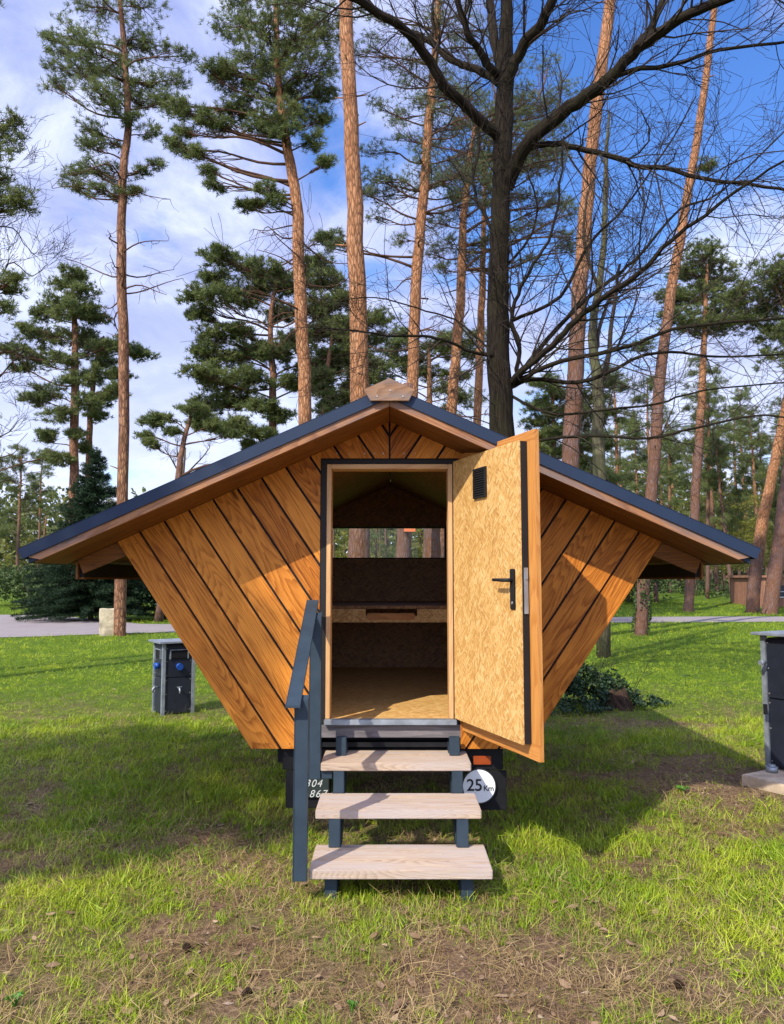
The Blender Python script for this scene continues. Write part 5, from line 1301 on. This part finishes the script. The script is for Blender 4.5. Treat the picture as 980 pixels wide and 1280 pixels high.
# ================================================================ SKY, SUN, CAMERA
SUN = Vector((.62, .90, -1.0)).normalized()          # direction of travel of the light
el = math.asin(-SUN.z); az = math.atan2(-SUN.x, -SUN.y)
w = bpy.data.worlds.new('World'); SC.world = w; w.use_nodes = True
nt = w.node_tree; nt.nodes.clear()
class WT(NT):
    def __init__(s, tree): s.t = tree
t = WT(nt)
sky = t.n('ShaderNodeTexSky'); sky.sky_type = 'NISHITA'; sky.sun_disc = False; sky.sun_elevation = el; sky.sun_rotation = az; sky.altitude = 100; sky.air_density = 1.0; sky.dust_density = .6; sky.ozone_density = 2.2
dirv = t.n('ShaderNodeTexCoord').outputs['Generated']
sp = t.n('ShaderNodeSeparateXYZ', ins={0: dirv})
zc = t.math('ADD', t.math('MAXIMUM', sp.outputs[2], 0.0), .22)
pv = t.n('ShaderNodeCombineXYZ', ins={0: t.math('DIVIDE', sp.outputs[0], zc), 1: t.math('DIVIDE', sp.outputs[1], zc), 2: .0}).outputs[0]
n1 = t.noise(pv, 1.5, 8, .62, .5); n2 = t.noise(pv, 3.4, 6, .6, .5)
cl = t.math('ADD', t.math('MULTIPLY', n1, .85), t.math('MULTIPLY', n2, .34))
def gap(px, py, sharp, amp):
    d = at(px, py, 10)-Vector((0, 0, EYE)); d.normalize()
    dp_ = t.n('ShaderNodeVectorMath', operation='DOT_PRODUCT', ins={0: dirv, 1: tuple(d)}).outputs['Value']
    return t.math('MULTIPLY', t.math('POWER', t.math('MAXIMUM', dp_, 0.0), sharp), amp)
for a_ in (gap(760, 100, 36, .21), gap(700, 220, 110, .15), gap(390, 190, 240, .20), gap(890, 60, 60, .10)): cl = t.math('SUBTRACT', cl, a_)
mask = t.n('ShaderNodeMapRange', ins={0: cl, 1: .36, 2: .55, 3: 0.0, 4: 1.0}); mask.interpolation_type = 'SMOOTHSTEP'
blue = t.n('ShaderNodeHueSaturation', ins={'Saturation': 1.28, 'Value': 1.85, 'Color': sky.outputs[0], 'Hue': .513}).outputs[0]
n3 = t.noise(pv, 2.3, 7, .62, .5)
ccol = t.ramp(n3, [(.36, (2.6, 3.15, 6.0)), (.50, (3.7, 4.3, 7.2)), (.66, (6.4, 7.0, 9.2))])
low = t.n('ShaderNodeMapRange', ins={0: sp.outputs[2], 1: .10, 2: .36, 3: .75, 4: 0.0}).outputs[0]
ccol = t.mix(low, ccol, (6.8, 7.5, 9.6, 1))
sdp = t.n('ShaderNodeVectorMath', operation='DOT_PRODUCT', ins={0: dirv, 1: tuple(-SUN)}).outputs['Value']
sunny = t.n('ShaderNodeMapRange', ins={0: sdp, 1: .15, 2: .9, 3: 1.0, 4: 2.1}); sunny.interpolation_type = 'SMOOTHSTEP'   # clouds round the sun, behind the camera, brightened as added fill light
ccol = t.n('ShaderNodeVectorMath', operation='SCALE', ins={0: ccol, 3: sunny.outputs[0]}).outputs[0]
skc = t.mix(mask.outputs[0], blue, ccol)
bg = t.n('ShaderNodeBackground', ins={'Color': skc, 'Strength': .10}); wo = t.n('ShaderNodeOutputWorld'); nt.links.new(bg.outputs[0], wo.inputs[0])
ld = bpy.data.lights.new('sun', 'SUN'); ld.energy = 4.0; ld.angle = math.radians(.5); ld.color = (1, .93, .82)
lo = bpy.data.objects.new('sun', ld); COL.objects.link(lo); lo.rotation_euler = SUN.to_track_quat('-Z', 'Y').to_euler(); lo.location = (-6, -9, 12)
cam = bpy.data.cameras.new('camera'); cam.sensor_fit = 'VERTICAL'; cam.sensor_height = 36; cam.lens = 36*FPX/1280; cam.clip_end = 2000; cam.clip_start = .05
co = bpy.data.objects.new('camera', cam); COL.objects.link(co); co.location = (0, 0, EYE); co.rotation_euler = (PI/2+TH, 0, 0); SC.camera = co
SC.view_settings.view_transform = 'Standard'; SC.view_settings.look = 'None'; SC.view_settings.exposure = .60; SC.view_settings.gamma = 1
try:
    SC.cycles.use_denoising = True; SC.cycles.max_bounces = 8; SC.cycles.transparent_max_bounces = 8
except Exception: pass
